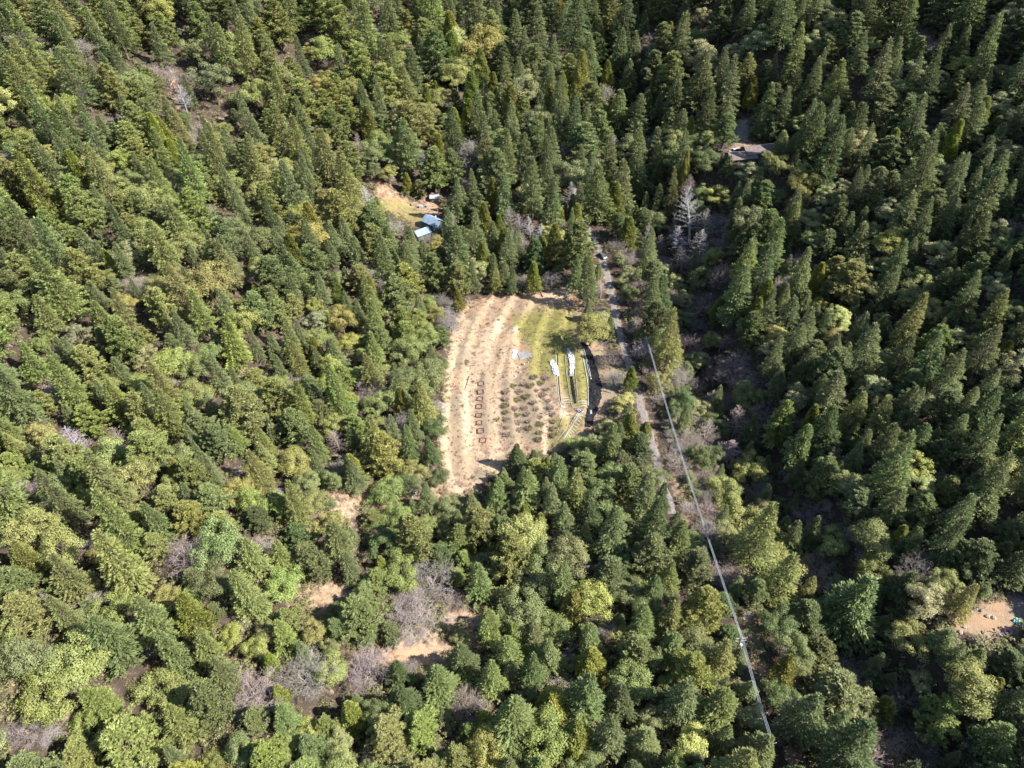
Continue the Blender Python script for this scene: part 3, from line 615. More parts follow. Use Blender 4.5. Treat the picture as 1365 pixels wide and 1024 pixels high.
def pick(w):
    s = sum(w.values()); q = RN.random() * s
    for k, x in w.items():
        q -= x
        if q <= 0: return k
    return k
def region(u, v):
    """kind weights, tone weights, scale"""
    if v < 560 and u > 780:
        lr = np.interp(v, [p_[1] for p_ in ROADPX], [p_[0] for p_ in ROADPX])
        if 6 < u - lr < 48 and v > 310: return {'bare_tree': 4.5, 'shrub': 2, 'oak_tree': 2.6, 'madrone_tree': .5, 'fir_tree': .9, 'dead_tree': .8}, {D_: 3, M_: 2, O_: 1.5}, .7
    ck = np.exp(-((u - (935 + (v - 450) * .12)) / 50.0) ** 2) * (300 < v < 720)     # brushy ravine right of the road
    if ck > .42: return {'bare_tree': 5, 'dead_tree': 1.5, 'oak_tree': 3.4, 'madrone_tree': 1.3, 'fir_tree': 2.6, 'shrub': 1}, {D_: 3, M_: 2, O_: 1.4}, .72
    if u < 640 and v > 620 and u > 400: return {'fir_tree': 2, 'oak_tree': 3, 'bare_tree': .7, 'pine_tree': 2.6, 'madrone_tree': .3, 'cedar_tree': .3, 'shrub': 1.2}, {M_: 3, B_: 2.2, O_: 2, D_: .8}, .85
    if u < 600: return {'fir_tree': 5.0, 'pine_tree': 4.4, 'oak_tree': 2.4, 'cedar_tree': .35, 'madrone_tree': .35, 'bare_tree': .5, 'dead_tree': .1}, {M_: 3.0, B_: 2.8, O_: 3.8, Y_: .6, G_: .2, D_: .4}, .98
    if u < 880 and v > 600: return {'fir_tree': 4.5, 'pine_tree': 3.5, 'oak_tree': 2, 'cedar_tree': .3, 'bare_tree': .25}, {M_: 4, D_: 2.5, B_: 1.2, G_: 1.2, Y_: .4}, 1.0
    if u < 900 and v < 400: return {'fir_tree': 6, 'pine_tree': 2.4, 'oak_tree': 1.4, 'cedar_tree': .9, 'bare_tree': .35, 'dead_tree': .2, 'madrone_tree': .3}, {M_: 4, D_: 2.6, O_: 1.3, G_: 1.2}, 1.0
    return {'fir_tree': 6.6, 'pine_tree': 2.4, 'madrone_tree': 1.1, 'oak_tree': 1.3, 'cedar_tree': .3, 'bare_tree': .2}, {M_: 4, D_: 3, O_: 1.4, G_: .8, B_: .5}, 1.05
WIREPX = [(862, 450), (989, 850), (1030, 985)]
P1 = hit(862, 450, 12.0); P2 = hit(989, 850, 12.0); P3 = hit(1030, 990, 12.0)
SUNSPOTS = [(hit(u_, v_), rr_) for u_, v_, rr_ in ((1275, 832, 3), (1300, 822, 4), (1325, 822, 4), (1350, 815, 4), (1335, 845, 4), (430, 795, 4), (560, 872, 6), (590, 872, 4), (520, 262, 3), (572, 296, 4), (562, 308, 3),
            (579, 262, 2), (992, 205, 3), (1015, 200, 3), (235, 110, 4), (785, 420, 4), (812, 500, 4), (795, 530, 4), (780, 560, 3), (770, 580, 3), (740, 430, 3), (1005, 835, 2), (878, 620, 1), (908, 660, 2))]
_sx, _sy, _st = math.sin(SUN_AZ), math.cos(SUN_AZ), math.tan(SUN_EL)
def shades(x, y, z, h, r):
    for (px_, py_, pz_, _), rr_ in SUNSPOTS:
        dx, dy = x - px_, y - py_; s_ = dx * _sx + dy * _sy; p_ = abs(dx * _sy - dy * _sx)
        if s_ <= 0 or s_ > 90: continue
        zz_ = pz_ + s_ * _st; f = (zz_ - z) / h
        if f < 1.02 and p_ < rr_ + r * min(1, 1.15 - max(f, 0)) and zz_ - pz_ < 1.1 * (z + h - pz_): return True
    return False
def masked(kind, x, y, z, h, r):
    if h > 4 and kind != 'bare_tree' and shades(x, y, z, h, r): return True
    if mask_at(*proj(x, y, z)[:2]): return True
    if h > 5 and cov_wire(x, y, z, h, r): return True
    for f, w in ((.12, .35), (.3, .8), (.5, .8), (.7, .6), (.88, .3), (1, 0)):
        if kind in ('oak_tree', 'madrone_tree', 'bare_tree', 'shrub'): w = min(1, w * 1.3)
        cu, cv, cd = proj(x, y, z + h * f); du = w * r * FPX / cd
        for q in (-du, 0, du):
            if mask_at(cu + q, cv): return True
    return False
def cov_wire(x, y, z, h, r):
    for A, B in ((P1, P2), (P2, P3)):
        for k in range(13):
            f = k / 12; wx, wy, wz = (A[i] * (1 - f) + B[i] * f + (11.0 if i == 2 else 0) for i in range(3))
            if B is P3 and f > .93: continue
            wu, wv, wd = proj(wx, wy, wz)
            if math.hypot(wx - x, wy - y) < r * .8 + .5 and h > 8: return True
            if wd < 0: continue
            for q in (.15, .35, .55, .75, .95):
                cu, cv, cd = proj(x, y, z + h * q)
                if cd < wd and abs(cu - wu) < r * (1.05 - q * .6) * FPX / cd + 5 and abs(cv - wv) < 12: return True
    return False
SIZES = {'fir_tree': (3.7, 6.6, 3.0, 4.2), 'pine_tree': (4.4, 7.0, 2.4, 3.2), 'cedar_tree': (2.6, 3.8, 3.6, 4.8), 'oak_tree': (3.8, 6.2, 1.7, 2.5),
         'madrone_tree': (3.8, 5.6, 1.8, 2.4), 'bare_tree': (3.6, 5.8, 1.1, 1.6), 'dead_tree': (2.6, 4.0, 2.4, 3.2), 'shrub': (1.5, 2.8, .6, .9)}
def fill(tries, f, smul):
    for _ in range(tries):
        y = RN.uniform(8, 520); hw = 75 + y * .98; x = RN.uniform(-hw, hw)
        z = hz(x, y); cu, cv, cd = proj(x, y, z + 8)
        if cd < 40 or cu < -160 or cu > 1560 or cv > 1230 or cv < -130: continue
        kw, tw, sc = region(cu, cv); kind = pick(kw); tone = pick(tw)
        a, b, c, d = SIZES[kind]; r = RN.uniform(a, b) * smul * sc * min(1.7, max(.96, .96 + (cd - 220) / 240))
        if kind == 'madrone_tree': tone = pick({P_: 4, G_: 2, Y_: 1, B_: 1.2})
        if kind in ('bare_tree', 'dead_tree'): tone = pick({PG: 2, BG: 2.5, PK: 1.2, S_: .7})
        if kind == 'cedar_tree': tone = pick({Y_: 2, O_: 2, B_: 1})
        if kind == 'oak_tree' and tone == M_ and RN.random() < .1: tone = R_
        if RN.random() < .2: r *= .72
        h = r * RN.uniform(c, d) * RN.uniform(.88, 1.12)
        if not near_ok(x, y, r, f): continue
        ok = False
        for k in (1, .72, .5):
            if not masked(kind, x, y, z, h * k, r * (.4 + .6 * k)): ok = True; break
        if not ok: continue
        put(kind, x, y, h * k, r * (.4 + .6 * k), tone)
fill(26000, .62, 1.0)
fill(14000, .62, .62)

# ------------------------------------------------------------------ trees as objects
SHRC = bpy.data.collections.new('source_shapes')
def scatter(name, items, label, cat_):
    """one 'stuff' object: geometry nodes instancing of tree shapes (items: dicts)"""
    root_me = bpy.data.meshes.new(name); n = len(items)
    root_me.vertices.add(n); root_me.vertices.foreach_set('co', np.array([(t['x'], t['y'], t['z']) for t in items], np.float32).ravel())
    keys = sorted({(t['kind'], t['var'], t['tone']) for t in items}); kidx = {}
    coll = bpy.data.collections.new(name + '_shapes')
    for i, (kd, vr, tone) in enumerate(keys):
        cm, tm = PROTO[kd][0][vr]; o = bpy.data.objects.new('%s_shape_%04d' % (name, i), cm); o.color = (*TONES[tone], 1); coll.objects.link(o); kidx[(kd, vr, tone)] = i
    for nm, tp, arr in (('idx', 'INT', [kidx[(t['kind'], t['var'], t['tone'])] for t in items]), ('rz', 'FLOAT', [t['rz'] for t in items])):
        at = root_me.attributes.new(nm, tp, 'POINT'); at.data.foreach_set('value', np.array(arr, np.int32 if tp == 'INT' else np.float32))
    at = root_me.attributes.new('scl', 'FLOAT_VECTOR', 'POINT')
    at.data.foreach_set('vector', np.array([(t['r'] / PROTO[t['kind']][2], t['r'] / PROTO[t['kind']][2], t['h'] / PROTO[t['kind']][1]) for t in items], np.float32).ravel())
    o = link(name, root_me); ng = bpy.data.node_groups.new(name, 'GeometryNodeTree')
    ng.interface.new_socket('Geometry', in_out='INPUT', socket_type='NodeSocketGeometry'); ng.interface.new_socket('Geometry', in_out='OUTPUT', socket_type='NodeSocketGeometry')
    N, L = ng.nodes, ng.links; gi = N.new('NodeGroupInput'); go = N.new('NodeGroupOutput'); ip = N.new('GeometryNodeInstanceOnPoints'); ci = N.new('GeometryNodeCollectionInfo')
    mp = N.new('GeometryNodeMeshToPoints'); L.new(gi.outputs[0], mp.inputs['Mesh'])
    ci.inputs['Collection'].default_value = coll; ci.inputs['Separate Children'].default_value = True; ci.inputs['Reset Children'].default_value = True
    def na(nm, dt):
        a = N.new('GeometryNodeInputNamedAttribute'); a.data_type = dt; a.inputs['Name'].default_value = nm; return a.outputs['Attribute']
    cx = N.new('ShaderNodeCombineXYZ'); L.new(na('rz', 'FLOAT'), cx.inputs[2])
    L.new(mp.outputs[0], ip.inputs['Points']); L.new(ci.outputs[0], ip.inputs['Instance']); ip.inputs['Pick Instance'].default_value = True
    L.new(na('idx', 'INT'), ip.inputs['Instance Index']); L.new(cx.outputs[0], ip.inputs['Rotation']); L.new(na('scl', 'FLOAT_VECTOR'), ip.inputs['Scale'])
    L.new(ip.outputs[0], go.inputs[0]); md = o.modifiers.new('scatter', 'NODES'); md.node_group = ng
    return tag(o, label, cat_, kind='stuff')

DESC = {'fir_tree': 'pointed conifer', 'pine_tree': 'shaggy conifer', 'cedar_tree': 'slim conifer', 'oak_tree': 'leafy tree', 'madrone_tree': 'clumpy leafy tree',
        'bare_tree': 'leafless tree', 'dead_tree': 'dead upright tree', 'shrub': 'shrub'}
CATW = {'fir_tree': 'tree', 'pine_tree': 'tree', 'cedar_tree': 'tree', 'oak_tree': 'tree', 'madrone_tree': 'tree', 'bare_tree': 'tree', 'dead_tree': 'tree', 'shrub': 'shrub'}
GROUP = {'fir_tree': 'pointed conifers of the forest', 'pine_tree': 'shaggy conifers of the forest', 'cedar_tree': 'slim conifers of the forest', 'oak_tree': 'leafy trees of the forest',
         'madrone_tree': 'clumpy pale leafy trees of the forest', 'bare_tree': 'leafless trees', 'dead_tree': 'dead upright trees', 'shrub': 'shrubs between the trees'}
MARKS = [('the garden clearing', 695, 500), ('the blue-roofed house', 570, 298), ('the brown-roofed buildings', 1000, 203), ('the road-end utility pole', 862, 462), ('the lower utility pole', 990, 862),
         ('the debris yard', 1322, 830), ('the parked cars', 798, 330), ('the bare earth gap', 565, 875), ('the pale earth path', 432, 795), ('the rocky bare gap', 235, 110), ('the silvery snag', 98, 585),
         ('the big silver tree', 926, 285), ('the bottom left corner', 0, 1024), ('the top left corner', 0, 0), ('the top right corner', 1365, 0), ('the orange-topped oak', 168, 405), ('the yellow-topped oak', 1186, 322),
         ('the pale oak pair', 1270, 455), ('the top edge\'s middle', 700, 0), ('the pink-grey twin snags', 968, 575), ('the left edge\'s middle', 0, 330), ('the right edge\'s middle', 1365, 560), ('the bottom edge\'s middle', 720, 1024),
         ('the lime-green oak', 308, 848), ('the olive oak crown', 263, 530)]
ORD = ['first', 'second', 'third', 'fourth', 'fifth', 'sixth', 'seventh', 'eighth', 'ninth', 'tenth', 'eleventh', 'twelfth', 'thirteenth', 'fourteenth', 'fifteenth', 'sixteenth', 'seventeenth', 'eighteenth', 'nineteenth', 'twentieth']
def place(t):
    best = min(MARKS, key=lambda m_: math.hypot(t['u'] - m_[1], t['v'] - m_[2]) - (70 if m_[0] == 'the garden clearing' else 0)); dx, dy = t['u'] - best[1], t['v'] - best[2]
    a = math.degrees(math.atan2(-dy, dx)) % 360; k = int(((a + 22.5) % 360) // 45)
    w = ['right of', 'above-right of', 'above', 'above-left of', 'left of', 'below-left of', 'below', 'below-right of'][k]
    return w + ' ' + best[0]
indiv, stuff = [], []
for kd in PROTO:
    L = [t for t in TREES if t['kind'] == kd]
    for t in L: t['var'] = RN.randrange(len(PROTO[kd][0])); t['vis'] = -t['r'] * FPX / t['d'] < t['u'] < W0 + t['r'] * FPX / t['d'] and -8 < t['v'] < H0 + 25
    vis = sorted([t for t in L if t['vis']], key=lambda t: (not t['hand'], t['d'] / t['r'])); indiv += vis[:300]; stuff += vis[300:] + [t for t in L if not t['vis']]
    print('KIND', kd, 'visible', len(vis), 'all', len(L))
buck = {}
for t in indiv:
    a, b, c, d = SIZES[t['kind']]; q = (t['r'] - a * .55) / (b - a * .55)
    t['size'] = 'small' if q < .36 else ('big' if q > .76 else 'medium')
    buck.setdefault((t['size'], t['tone'], t['kind'], place(t)), []).append(t)
for (sz, tn, kd, pl), L in buck.items():
    L.sort(key=lambda t: t['u'])
    for i, t in enumerate(L): t['label'] = '%s %s %s %s' % (sz, tn, DESC[kd], pl) + (', ' + ORD[min(i, 19)] + ' from left' if len(L) > 1 else '')
for t in indiv:
    P, Hh, Rr, cn = PROTO[t['kind']]; cm, tm = P[t['var']]; root = empty(t['kind'], (t['x'], t['y'], t['z']), t['rz'], t['label'], CATW[t['kind']], GROUP[t['kind']])
    root.scale = (t['r'] / Rr * RN.uniform(.88, 1.12), t['r'] / Rr, t['h'] / Hh); root.rotation_euler = (RN.gauss(0, .035), RN.gauss(0, .035), t['rz']); j = [RN.uniform(.93, 1.07) for _ in range(3)]
    c = [a * b for a, b in zip(TONES[t['tone']], j)]
    o = link(cn, cm, root); o.color = (*c, 1); o = link('trunk' if t['kind'] != 'shrub' else 'stem', tm, root); o.color = (*c, 1)
if stuff: scatter('surrounding_forest', stuff, 'mixed green forest going on at the edges of the view', 'forest')
# undergrowth
ug = []
for _ in range(24000):
    y = RN.uniform(15, 480); hw = 65 + y * .9; x = RN.uniform(-hw, hw); z = hz(x, y); cu, cv, cd = proj(x, y, z)
    if cd < 30 or cu < -80 or cu > 1450 or cv > 1120 or cv < -60: continue
    mk = mask_at(cu, cv)
    if mk and (mk <= 2 or mk >= 5) and not (mk > 7 and RN.random() < .08): continue
    if abs(x - float(roadx(y))) < 3.2: continue
    kd = 'shrub' if RN.random() < .93 else 'bare_tree'; r = RN.uniform(.8, 2.5) if kd == 'shrub' else RN.uniform(.9, 2.2)
    ug.append(dict(x=x, y=y, z=z, kind=kd, var=RN.randrange(len(PROTO[kd][0])), rz=RN.uniform(0, 6.3), r=r, h=r * RN.uniform(.6, 1.2), tone=RN.choice([O_, M_, D_, O_]) if kd == 'shrub' else RN.choice([BG, PG, PK])))
scatter('undergrowth', ug, 'low brush and dry twiggy scrub covering the forest floor', 'undergrowth')

# ------------------------------------------------------------------ utility poles and wires
def utility_pole(P, label, arms, guy=None):
    root = empty('utility_pole', (P[0], P[1], P[2]), 0, label, 'utility pole', 'utility poles beside the road')
    MB().tube([(0, 0, -1), (0, 0, 6), (0, 0, 12)], [.22, .19, .15], 8).build('pole_shaft', M_wood, root, True)
    for z, L in arms:
        a = MB().box((0, 0, z), (L, .16, .16), WANG).build('crossarm', M_greyarm, root)
        for q in (-.46, 0, .46):
            cx, cy = math.cos(WANG) * L * q, math.sin(WANG) * L * q
            MB().tube([(cx, cy, z + .08), (cx, cy, z + .2), (cx, cy, z + .36)], [.07, .11, .06], 8).build('insulator', M_white, a, True)
    return root
M_greyarm = simple('weathered_crossarm', (0.3, 0.29, 0.27), .8, .15, 3)
M_gal = simple('galvanised_metal', (0.6, 0.62, 0.63), .4, .1, 3, metal=.5)
WANG = math.atan2(P2[1] - P1[1], P2[0] - P1[0]) + math.pi / 2
utility_pole(P1, 'thin brown wooden utility pole at the upper end of the wires', ((11.6, 1.6),))
up2 = utility_pole(P2, 'utility pole with pale crossarms and transformer at the lower right verge', ((11.6, 2.6), (10.4, 2.6)))
tr_ = MB().tube([(.1, -.5, 8.6), (.1, -.5, 8.7), (.1, -.5, 9.7), (.1, -.5, 9.8)], [.28, .36, .36, .2], 12).build('transformer', M_gal, up2, True)
utility_pole(P3, 'utility pole mostly hidden under trees at the bottom of the photo', ((11.6, 1.6),))
wn_ = ['left-hand', 'middle', 'right-hand']
for si, (A, B, w_) in enumerate(((P1, P2, 'long span of wire between the two utility poles'), (P2, P3, 'short span of wire below the lower utility pole'))):
    for k, off in enumerate((-.2, 0, .2)):
        pts = []
        for i in range(25):
            f = i / 24; ow = off * (1.0 if si == 0 else 1.3)
            pts.append((A[0] * (1 - f) + B[0] * f + math.cos(WANG) * ow, A[1] * (1 - f) + B[1] * f + math.sin(WANG) * ow, A[2] * (1 - f) + B[2] * f + 12.0 - 4 * f * (1 - f) * (2.2 if si == 0 else .8)))
        w = MB().tube(pts, .042, 5).build('overhead_wire', M_wire, None, True)
        tag(w, '%s pale %s' % (wn_[k], w_), 'wire', 'overhead wires along the road')

# ------------------------------------------------------------------ buildings
M_blue = simple('blue_metal_roof', (0.22, 0.29, 0.37), .35, .25, .8, metal=.15, spec=.5)
M_greyroof = simple('pale_metal_roof', (0.30, 0.32, 0.36), .4, .12, 1.2, metal=.1)
M_brownroof = simple('brown_roof', (0.13, 0.10, 0.092), .8, .25, 1.0)
M_darkwall = simple('dark_wood_wall', (0.10, 0.085, 0.08), .8, .25, 2)
M_bluewall = simple('slate_wall', (0.13, 0.17, 0.21), .7, .2, 2)
M_glass = simple('dark_glass', (0.03, 0.04, 0.05), .1, .05, 1, spec=.8)
def cabin(name, label, cat_, px, size, wh, rise, rz, roofm, wallm, over=.5, ribs=0, group=None, chimney=False, lift=0.0):
    x, y, z, t = hit(*px, wh); w, d = size; root = empty(name, (x, y, z), rz, label, cat_, group)
    b = MB(); b.add([(-w / 2, -d / 2, -1.5), (w / 2, -d / 2, -1.5), (w / 2, d / 2, -1.5), (-w / 2, d / 2, -1.5), (-w / 2, -d / 2, wh), (w / 2, -d / 2, wh), (w / 2, d / 2, wh), (-w / 2, d / 2, wh), (-w / 2, 0, wh + rise), (w / 2, 0, wh + rise)],
                    [(0, 1, 5, 4), (2, 3, 7, 6), (1, 2, 6, 9, 5), (3, 0, 4, 8, 7), (0, 3, 2, 1), (4, 5, 9, 8), (6, 7, 8, 9)]); b.build('wall', wallm, root)
    sl = rise / (d / 2); ow, od = w / 2 + over, d / 2 + over
    r = MB()
    for sgn in (-1, 1):
        z0, z1_ = wh - over * sl + .06, wh + rise + .06
        vs_ = [(-ow, sgn * od, z0), (ow, sgn * od, z0), (ow, 0, z1_), (-ow, 0, z1_)]; vs_ += [(a_, b_, c_ + .14) for a_, b_, c_ in vs_]
        r.add(vs_, [(0, 1, 2, 3), (4, 5, 6, 7), (0, 1, 5, 4), (1, 2, 6, 5), (2, 3, 7, 6), (3, 0, 4, 7)])
    ro = r.build('roof', roofm, root)
    if ribs:
        rb = MB()
        for k in range(ribs):
            q = -ow + (k + .5) * 2 * ow / ribs
            for sgn in (-1, 1): rb.tube([(q, sgn * od, wh - over * sl + .22), (q, sgn * .05, wh + rise + .2)], .05, 4)
        rb.build('seam', roofm, ro)
    if chimney: MB().tube([(w * .25, d * .15, wh + rise * .5), (w * .25, d * .15, wh + rise + .9)], .2, 10).build('chimney', M_gal, ro, True)
    dr = MB().box((-w * .2, -d / 2 - .03, 1.0), (.95, .08, 2.0)).build('door', M_wood, root)
    MB().tube([(-w * .2 + .35, -d / 2 - .1, 1.0), (-w * .2 + .35, -d / 2 - .14, 1.05)], .04, 6).build('handle', M_gal, dr)
    for q in (.08, .32):
        wd_ = MB().box((w * q, -d / 2 - .03, 1.6), (.95, .07, .9)).build('window', M_greyarm, root)
        MB().box((w * q, -d / 2 - .07, 1.6), (.8, .04, .75)).build('pane', M_glass, wd_)
    return root
cabin('house', 'blue metal-roofed house half hidden by the tall conifer', 'house', (576, 294), (6.6, 5.2), 2.8, 1.6, math.radians(-42), M_blue, M_bluewall, ribs=9, chimney=True)
cabin('house', 'lower blue-grey roofed annexe just below-left of the blue-roofed house', 'house', (562, 309), (6.0, 4.2), 2.4, 1.3, math.radians(35), M_blue, M_bluewall, ribs=8)
cabin('shed', 'small pale-roofed shed with dark front above the blue-roofed house', 'shed', (579, 262), (3.8, 3.2), 2.4, .6, math.radians(4), M_greyroof, M_darkwall, .35)
cabin('house', 'long brown-roofed building, the right-hand one in the upper right clearing', 'house', (1013, 199), (15.0, 8.0), 3.0, 1.9, math.radians(9), M_brownroof, M_darkwall, ribs=0)
cabin('house', 'brown-roofed building with sagging eaves, left-hand one in the upper right clearing', 'house', (988, 207), (12.0, 7.5), 2.8, 1.6, math.radians(7), M_brownroof, M_darkwall)

# ------------------------------------------------------------------ vehicles
def car(px, rz, paint, label, van=False, lift=.7):
    x, y, z, t = hit(*px, lift); root = empty('parked_car', (x, y, z), rz, label, 'car', 'vehicles parked by the road and houses')
    L, Wd = 4.6, 1.85; prof = [(-2.3, .35), (-2.3, .85), (-2.15, 1.0), (-1.15, 1.06), (-.75, 1.08), (1.9, 1.1), (2.25, 1.0), (2.3, .4)]
    if van: prof = [(-2.3, .35), (-2.3, .9), (-1.7, 1.1), (-1.2, 1.2), (2.25, 1.2), (2.3, .4)]
    b = MB(); n = len(prof)
    for sy, ins in ((-1, 0), (1, 0)): pass
    rows = [(-Wd / 2, 0.06), (-Wd / 2 + .12, 0), (Wd / 2 - .12, 0), (Wd / 2, .06)]
    vs_ = [(px_ * (1 - i_), yy, pz - (i_ if pz > .5 else -i_ * .5)) for yy, i_ in rows for px_, pz in prof]; fs_ = []
    for k in range(3):
        for i in range(n):
            i2 = (i + 1) % n; fs_.append((k * n + i, k * n + i2, (k + 1) * n + i2, (k + 1) * n + i))
    fs_ += [tuple(range(n)), tuple(reversed(range(3 * n, 4 * n)))]
    body = MB().add(vs_, fs_).build('body', paint, root)
    x0, x1, x2, x3, zt = (-1.0, -.35, 1.6, 2.0, 1.55) if not van else (-1.45, -.8, 2.1, 2.2, 1.95); zb = 1.05 if not van else 1.18
    gv = [(x0, -.84, zb), (x3, -.84, zb), (x3, .84, zb), (x0, .84, zb), (x1, -.68, zt - .03), (x2, -.68, zt - .03), (x2, .68, zt - .03), (x1, .68, zt - .03)]
    MB().add(gv, [(0, 1, 5, 4), (1, 2, 6, 5), (2, 3, 7, 6), (3, 0, 4, 7), (4, 5, 6, 7)]).build('windows', M_glass, root)
    MB().box(((x1 + x2) / 2, 0, zt), (x2 - x1 + .06, 1.42, .06)).build('roof', paint, root)
    for wx in (-1.45, 1.45):
        for wy in (-1, 1):
            ty = MB().tube([(wx, wy * .95, .33), (wx, wy * .72, .33)], .33, 14).build('wheel', M_black, root, True)
            MB().tube([(wx, wy * .965, .33), (wx, wy * .9, .33)], .19, 10).build('rim', M_gal, ty)
    for wy in (-.62, .62): MB().box((-2.31, wy, .75), (.06, .34, .16)).build('headlight', M_white, root)
    return root
M_dkpaint = simple('dark_car_paint', (0.03, 0.035, 0.045), .3, .05, 1, spec=.6)
M_gypaint = simple('dark_grey_car_paint', (0.07, 0.075, 0.085), .3, .05, 1, spec=.6)
M_wpaint = simple('white_car_paint', (0.5, 0.52, 0.53), .3, .05, 1, spec=.6)
M_teal = simple('teal_sheet', (0.16, 0.36, 0.34), .6, .2, 1)
car((792, 321), math.radians(112), M_dkpaint, 'black car parked on the road, the upper of the two')
car((803, 341), math.radians(118), M_gypaint, 'dark grey car parked on the road, the lower of the two')
car((979, 202), math.radians(8), M_wpaint, 'white car parked at the left end of the brown-roofed buildings', True)
car((1129, 181), math.radians(20), M_wpaint, 'white vehicle glimpsed between tall conifers right of the brown-roofed buildings', True)

# ------------------------------------------------------------------ the garden clearing
def g3(px, py, dz=0.0):
    x, y, z, t = hit(560 + px * .3028, 360 + py * .3028); return x, y, z + dz
def q5(px, py): return (620 + px * .16608, 440 + py * .16608)
def link_copy(root, loc, rz, label=None, s=1.0):
    r = root.copy(); COL.objects.link(r); r.location = loc; r.rotation_euler = (0, 0, rz); r.scale = (s, s, s)
    if label: r['label'] = label
    for ch in list(root.children):
        c = ch.copy(); COL.objects.link(c); c.parent = r
        for g_ in ch.children: d_ = g_.copy(); COL.objects.link(d_); d_.parent = c
    return r
# brown square bed frames up the left terrace
M_frame = simple('rusty_frame', (0.17, 0.08, 0.055), .8, .3, 4)
fr = [(130, 433), (127, 500), (122, 556), (113, 617), (112, 688), (116, 747), (127, 813), (145, 888)]
f0 = None
for i, p in enumerate(fr):
    x, y, z, t = hit(*q5(*p)); lab = 'brown square bed frame, %s down the row on the sandy terrace' % ORD[i]
    if f0 is None:
        f0 = empty('bed_frame', (0, 0, 0), 0, lab, 'garden bed frame', 'square bed frames on the left terrace')
        for (cx, cy, dx, dy) in ((0, -.95, 2.0, .12), (-.95, 0, .12, 1.78), (.95, 0, .12, 1.78), (0, .95, 2.0, .12)): MB().box((cx, cy, .16), (dx, dy, .42)).build('side_board', M_frame, f0)
        MB().box((0, 0, -.1), (1.74, 1.74, .3)).build('soil', M_soil, f0)
        f0.location = (x, y, z); f0.rotation_euler = (0, 0, .1)
    else: link_copy(f0, (x, y, z + RN.uniform(-.05, .05)), RN.uniform(-.25, .2), lab, RN.uniform(.9, 1.05))
# planting mounds with dry stalks
def mound_proto(seed, green):
    r = np.random.default_rng(seed); root = empty('planting_mound', (0, 0, 0)); b = MB(); n = 18
    for k, (rr, zz) in enumerate(((1.08, -.3), (.92, .12), (.6, .22), (.3, .26))):
        for i in range(n):
            a_ = 6.2832 * i / n; q = rr * (1 + .07 * math.sin(3 * a_ + seed) + r.normal(0, .03)); b.v.append((q * math.cos(a_), q * math.sin(a_), zz + r.normal(0, .03)))
        if k:
            for i in range(n): i2 = (i + 1) % n; b.f.append(((k - 1) * n + i, (k - 1) * n + i2, k * n + i2, k * n + i))
    b.f.append(tuple(range(3 * n, 4 * n))); b.build('soil_mound', M_soil, root)
    b = MB(); b.tube([(1.12 * math.cos(6.2832 * i / 20), 1.12 * math.sin(6.2832 * i / 20), .15) for i in range(21)], .05, 4); b.build('edging_ring', M_soil, root)
    n = 260; az = r.uniform(0, 6.28, n); rr = 1.0 * np.sqrt(r.uniform(0, 1, n)); P = np.stack([rr * np.cos(az), rr * np.sin(az), np.full(n, .3)], 1)
    D = np.stack([np.cos(az) * rr * .8, np.sin(az) * rr * .8, r.uniform(.5, 1.3, n)], 1) + r.normal(0, .25, (n, 3)); Ln = r.uniform(.35, .95, n)
    vv, ff, tt = kites(P, D, r.normal(0, 1, (n, 3)), Ln, Ln * r.uniform(.08, .2, n), r.uniform(0, 1, n))
    o = link('dry_plant', mesh_np('dry_plant', vv, ff, M_shrub if green else M_dry, tt), root); o.color = (1.1, 1.15, .9, 1) if green else (1.15, 1.05, .95, 1)
    return root
cols = [('first', [(330, 500), (330, 560), (328, 610), (325, 665), (335, 722), (338, 785), (335, 842)]),
        ('second', [(385, 455), (435, 500), (415, 570), (398, 640), (415, 690), (425, 748), (435, 808)]),
        ('third', [(480, 440), (525, 452), (497, 540), (480, 630), (500, 680), (510, 737), (512, 795)]),
        ('fourth', [(555, 385), (605, 435), (570, 490), (550, 585), (573, 642), (600, 703), (603, 765), (598, 830), (592, 885)]),
        ('fifth', [(640, 388), (655, 480), (620, 528), (670, 572), (686, 627), (702, 682), (712, 740), (710, 795), (710, 848)])]
mp = [mound_proto(1, False), mound_proto(2, True), mound_proto(3, False)]; used = [False] * 3
for cn_, L_ in cols:
    for i, p in enumerate(L_):
        x, y, z, t = hit(*q5(*p)); g = RN.random() < .28 or (cn_ == 'fifth' and i > 5) or p == (385, 455); k = 1 if g else (0 if RN.random() < .5 else 2)
        lab = '%s planting mound, %s down in the %s column from the left' % ('greenish' if g else 'dry grey-brown', ORD[i], cn_)
        rz_, s_ = RN.uniform(0, 6.28), RN.uniform(.7, 1.08)
        if not used[k]:
            used[k] = True; o = mp[k]; o.location = (x, y, z); o.rotation_euler = (0, 0, rz_); o.scale = (s_,) * 3; o['label'] = lab
        else: o = link_copy(mp[k], (x, y, z), rz_, lab, s_)
        tag(o, None, 'plant mound', 'planting mounds in columns in the garden clearing')

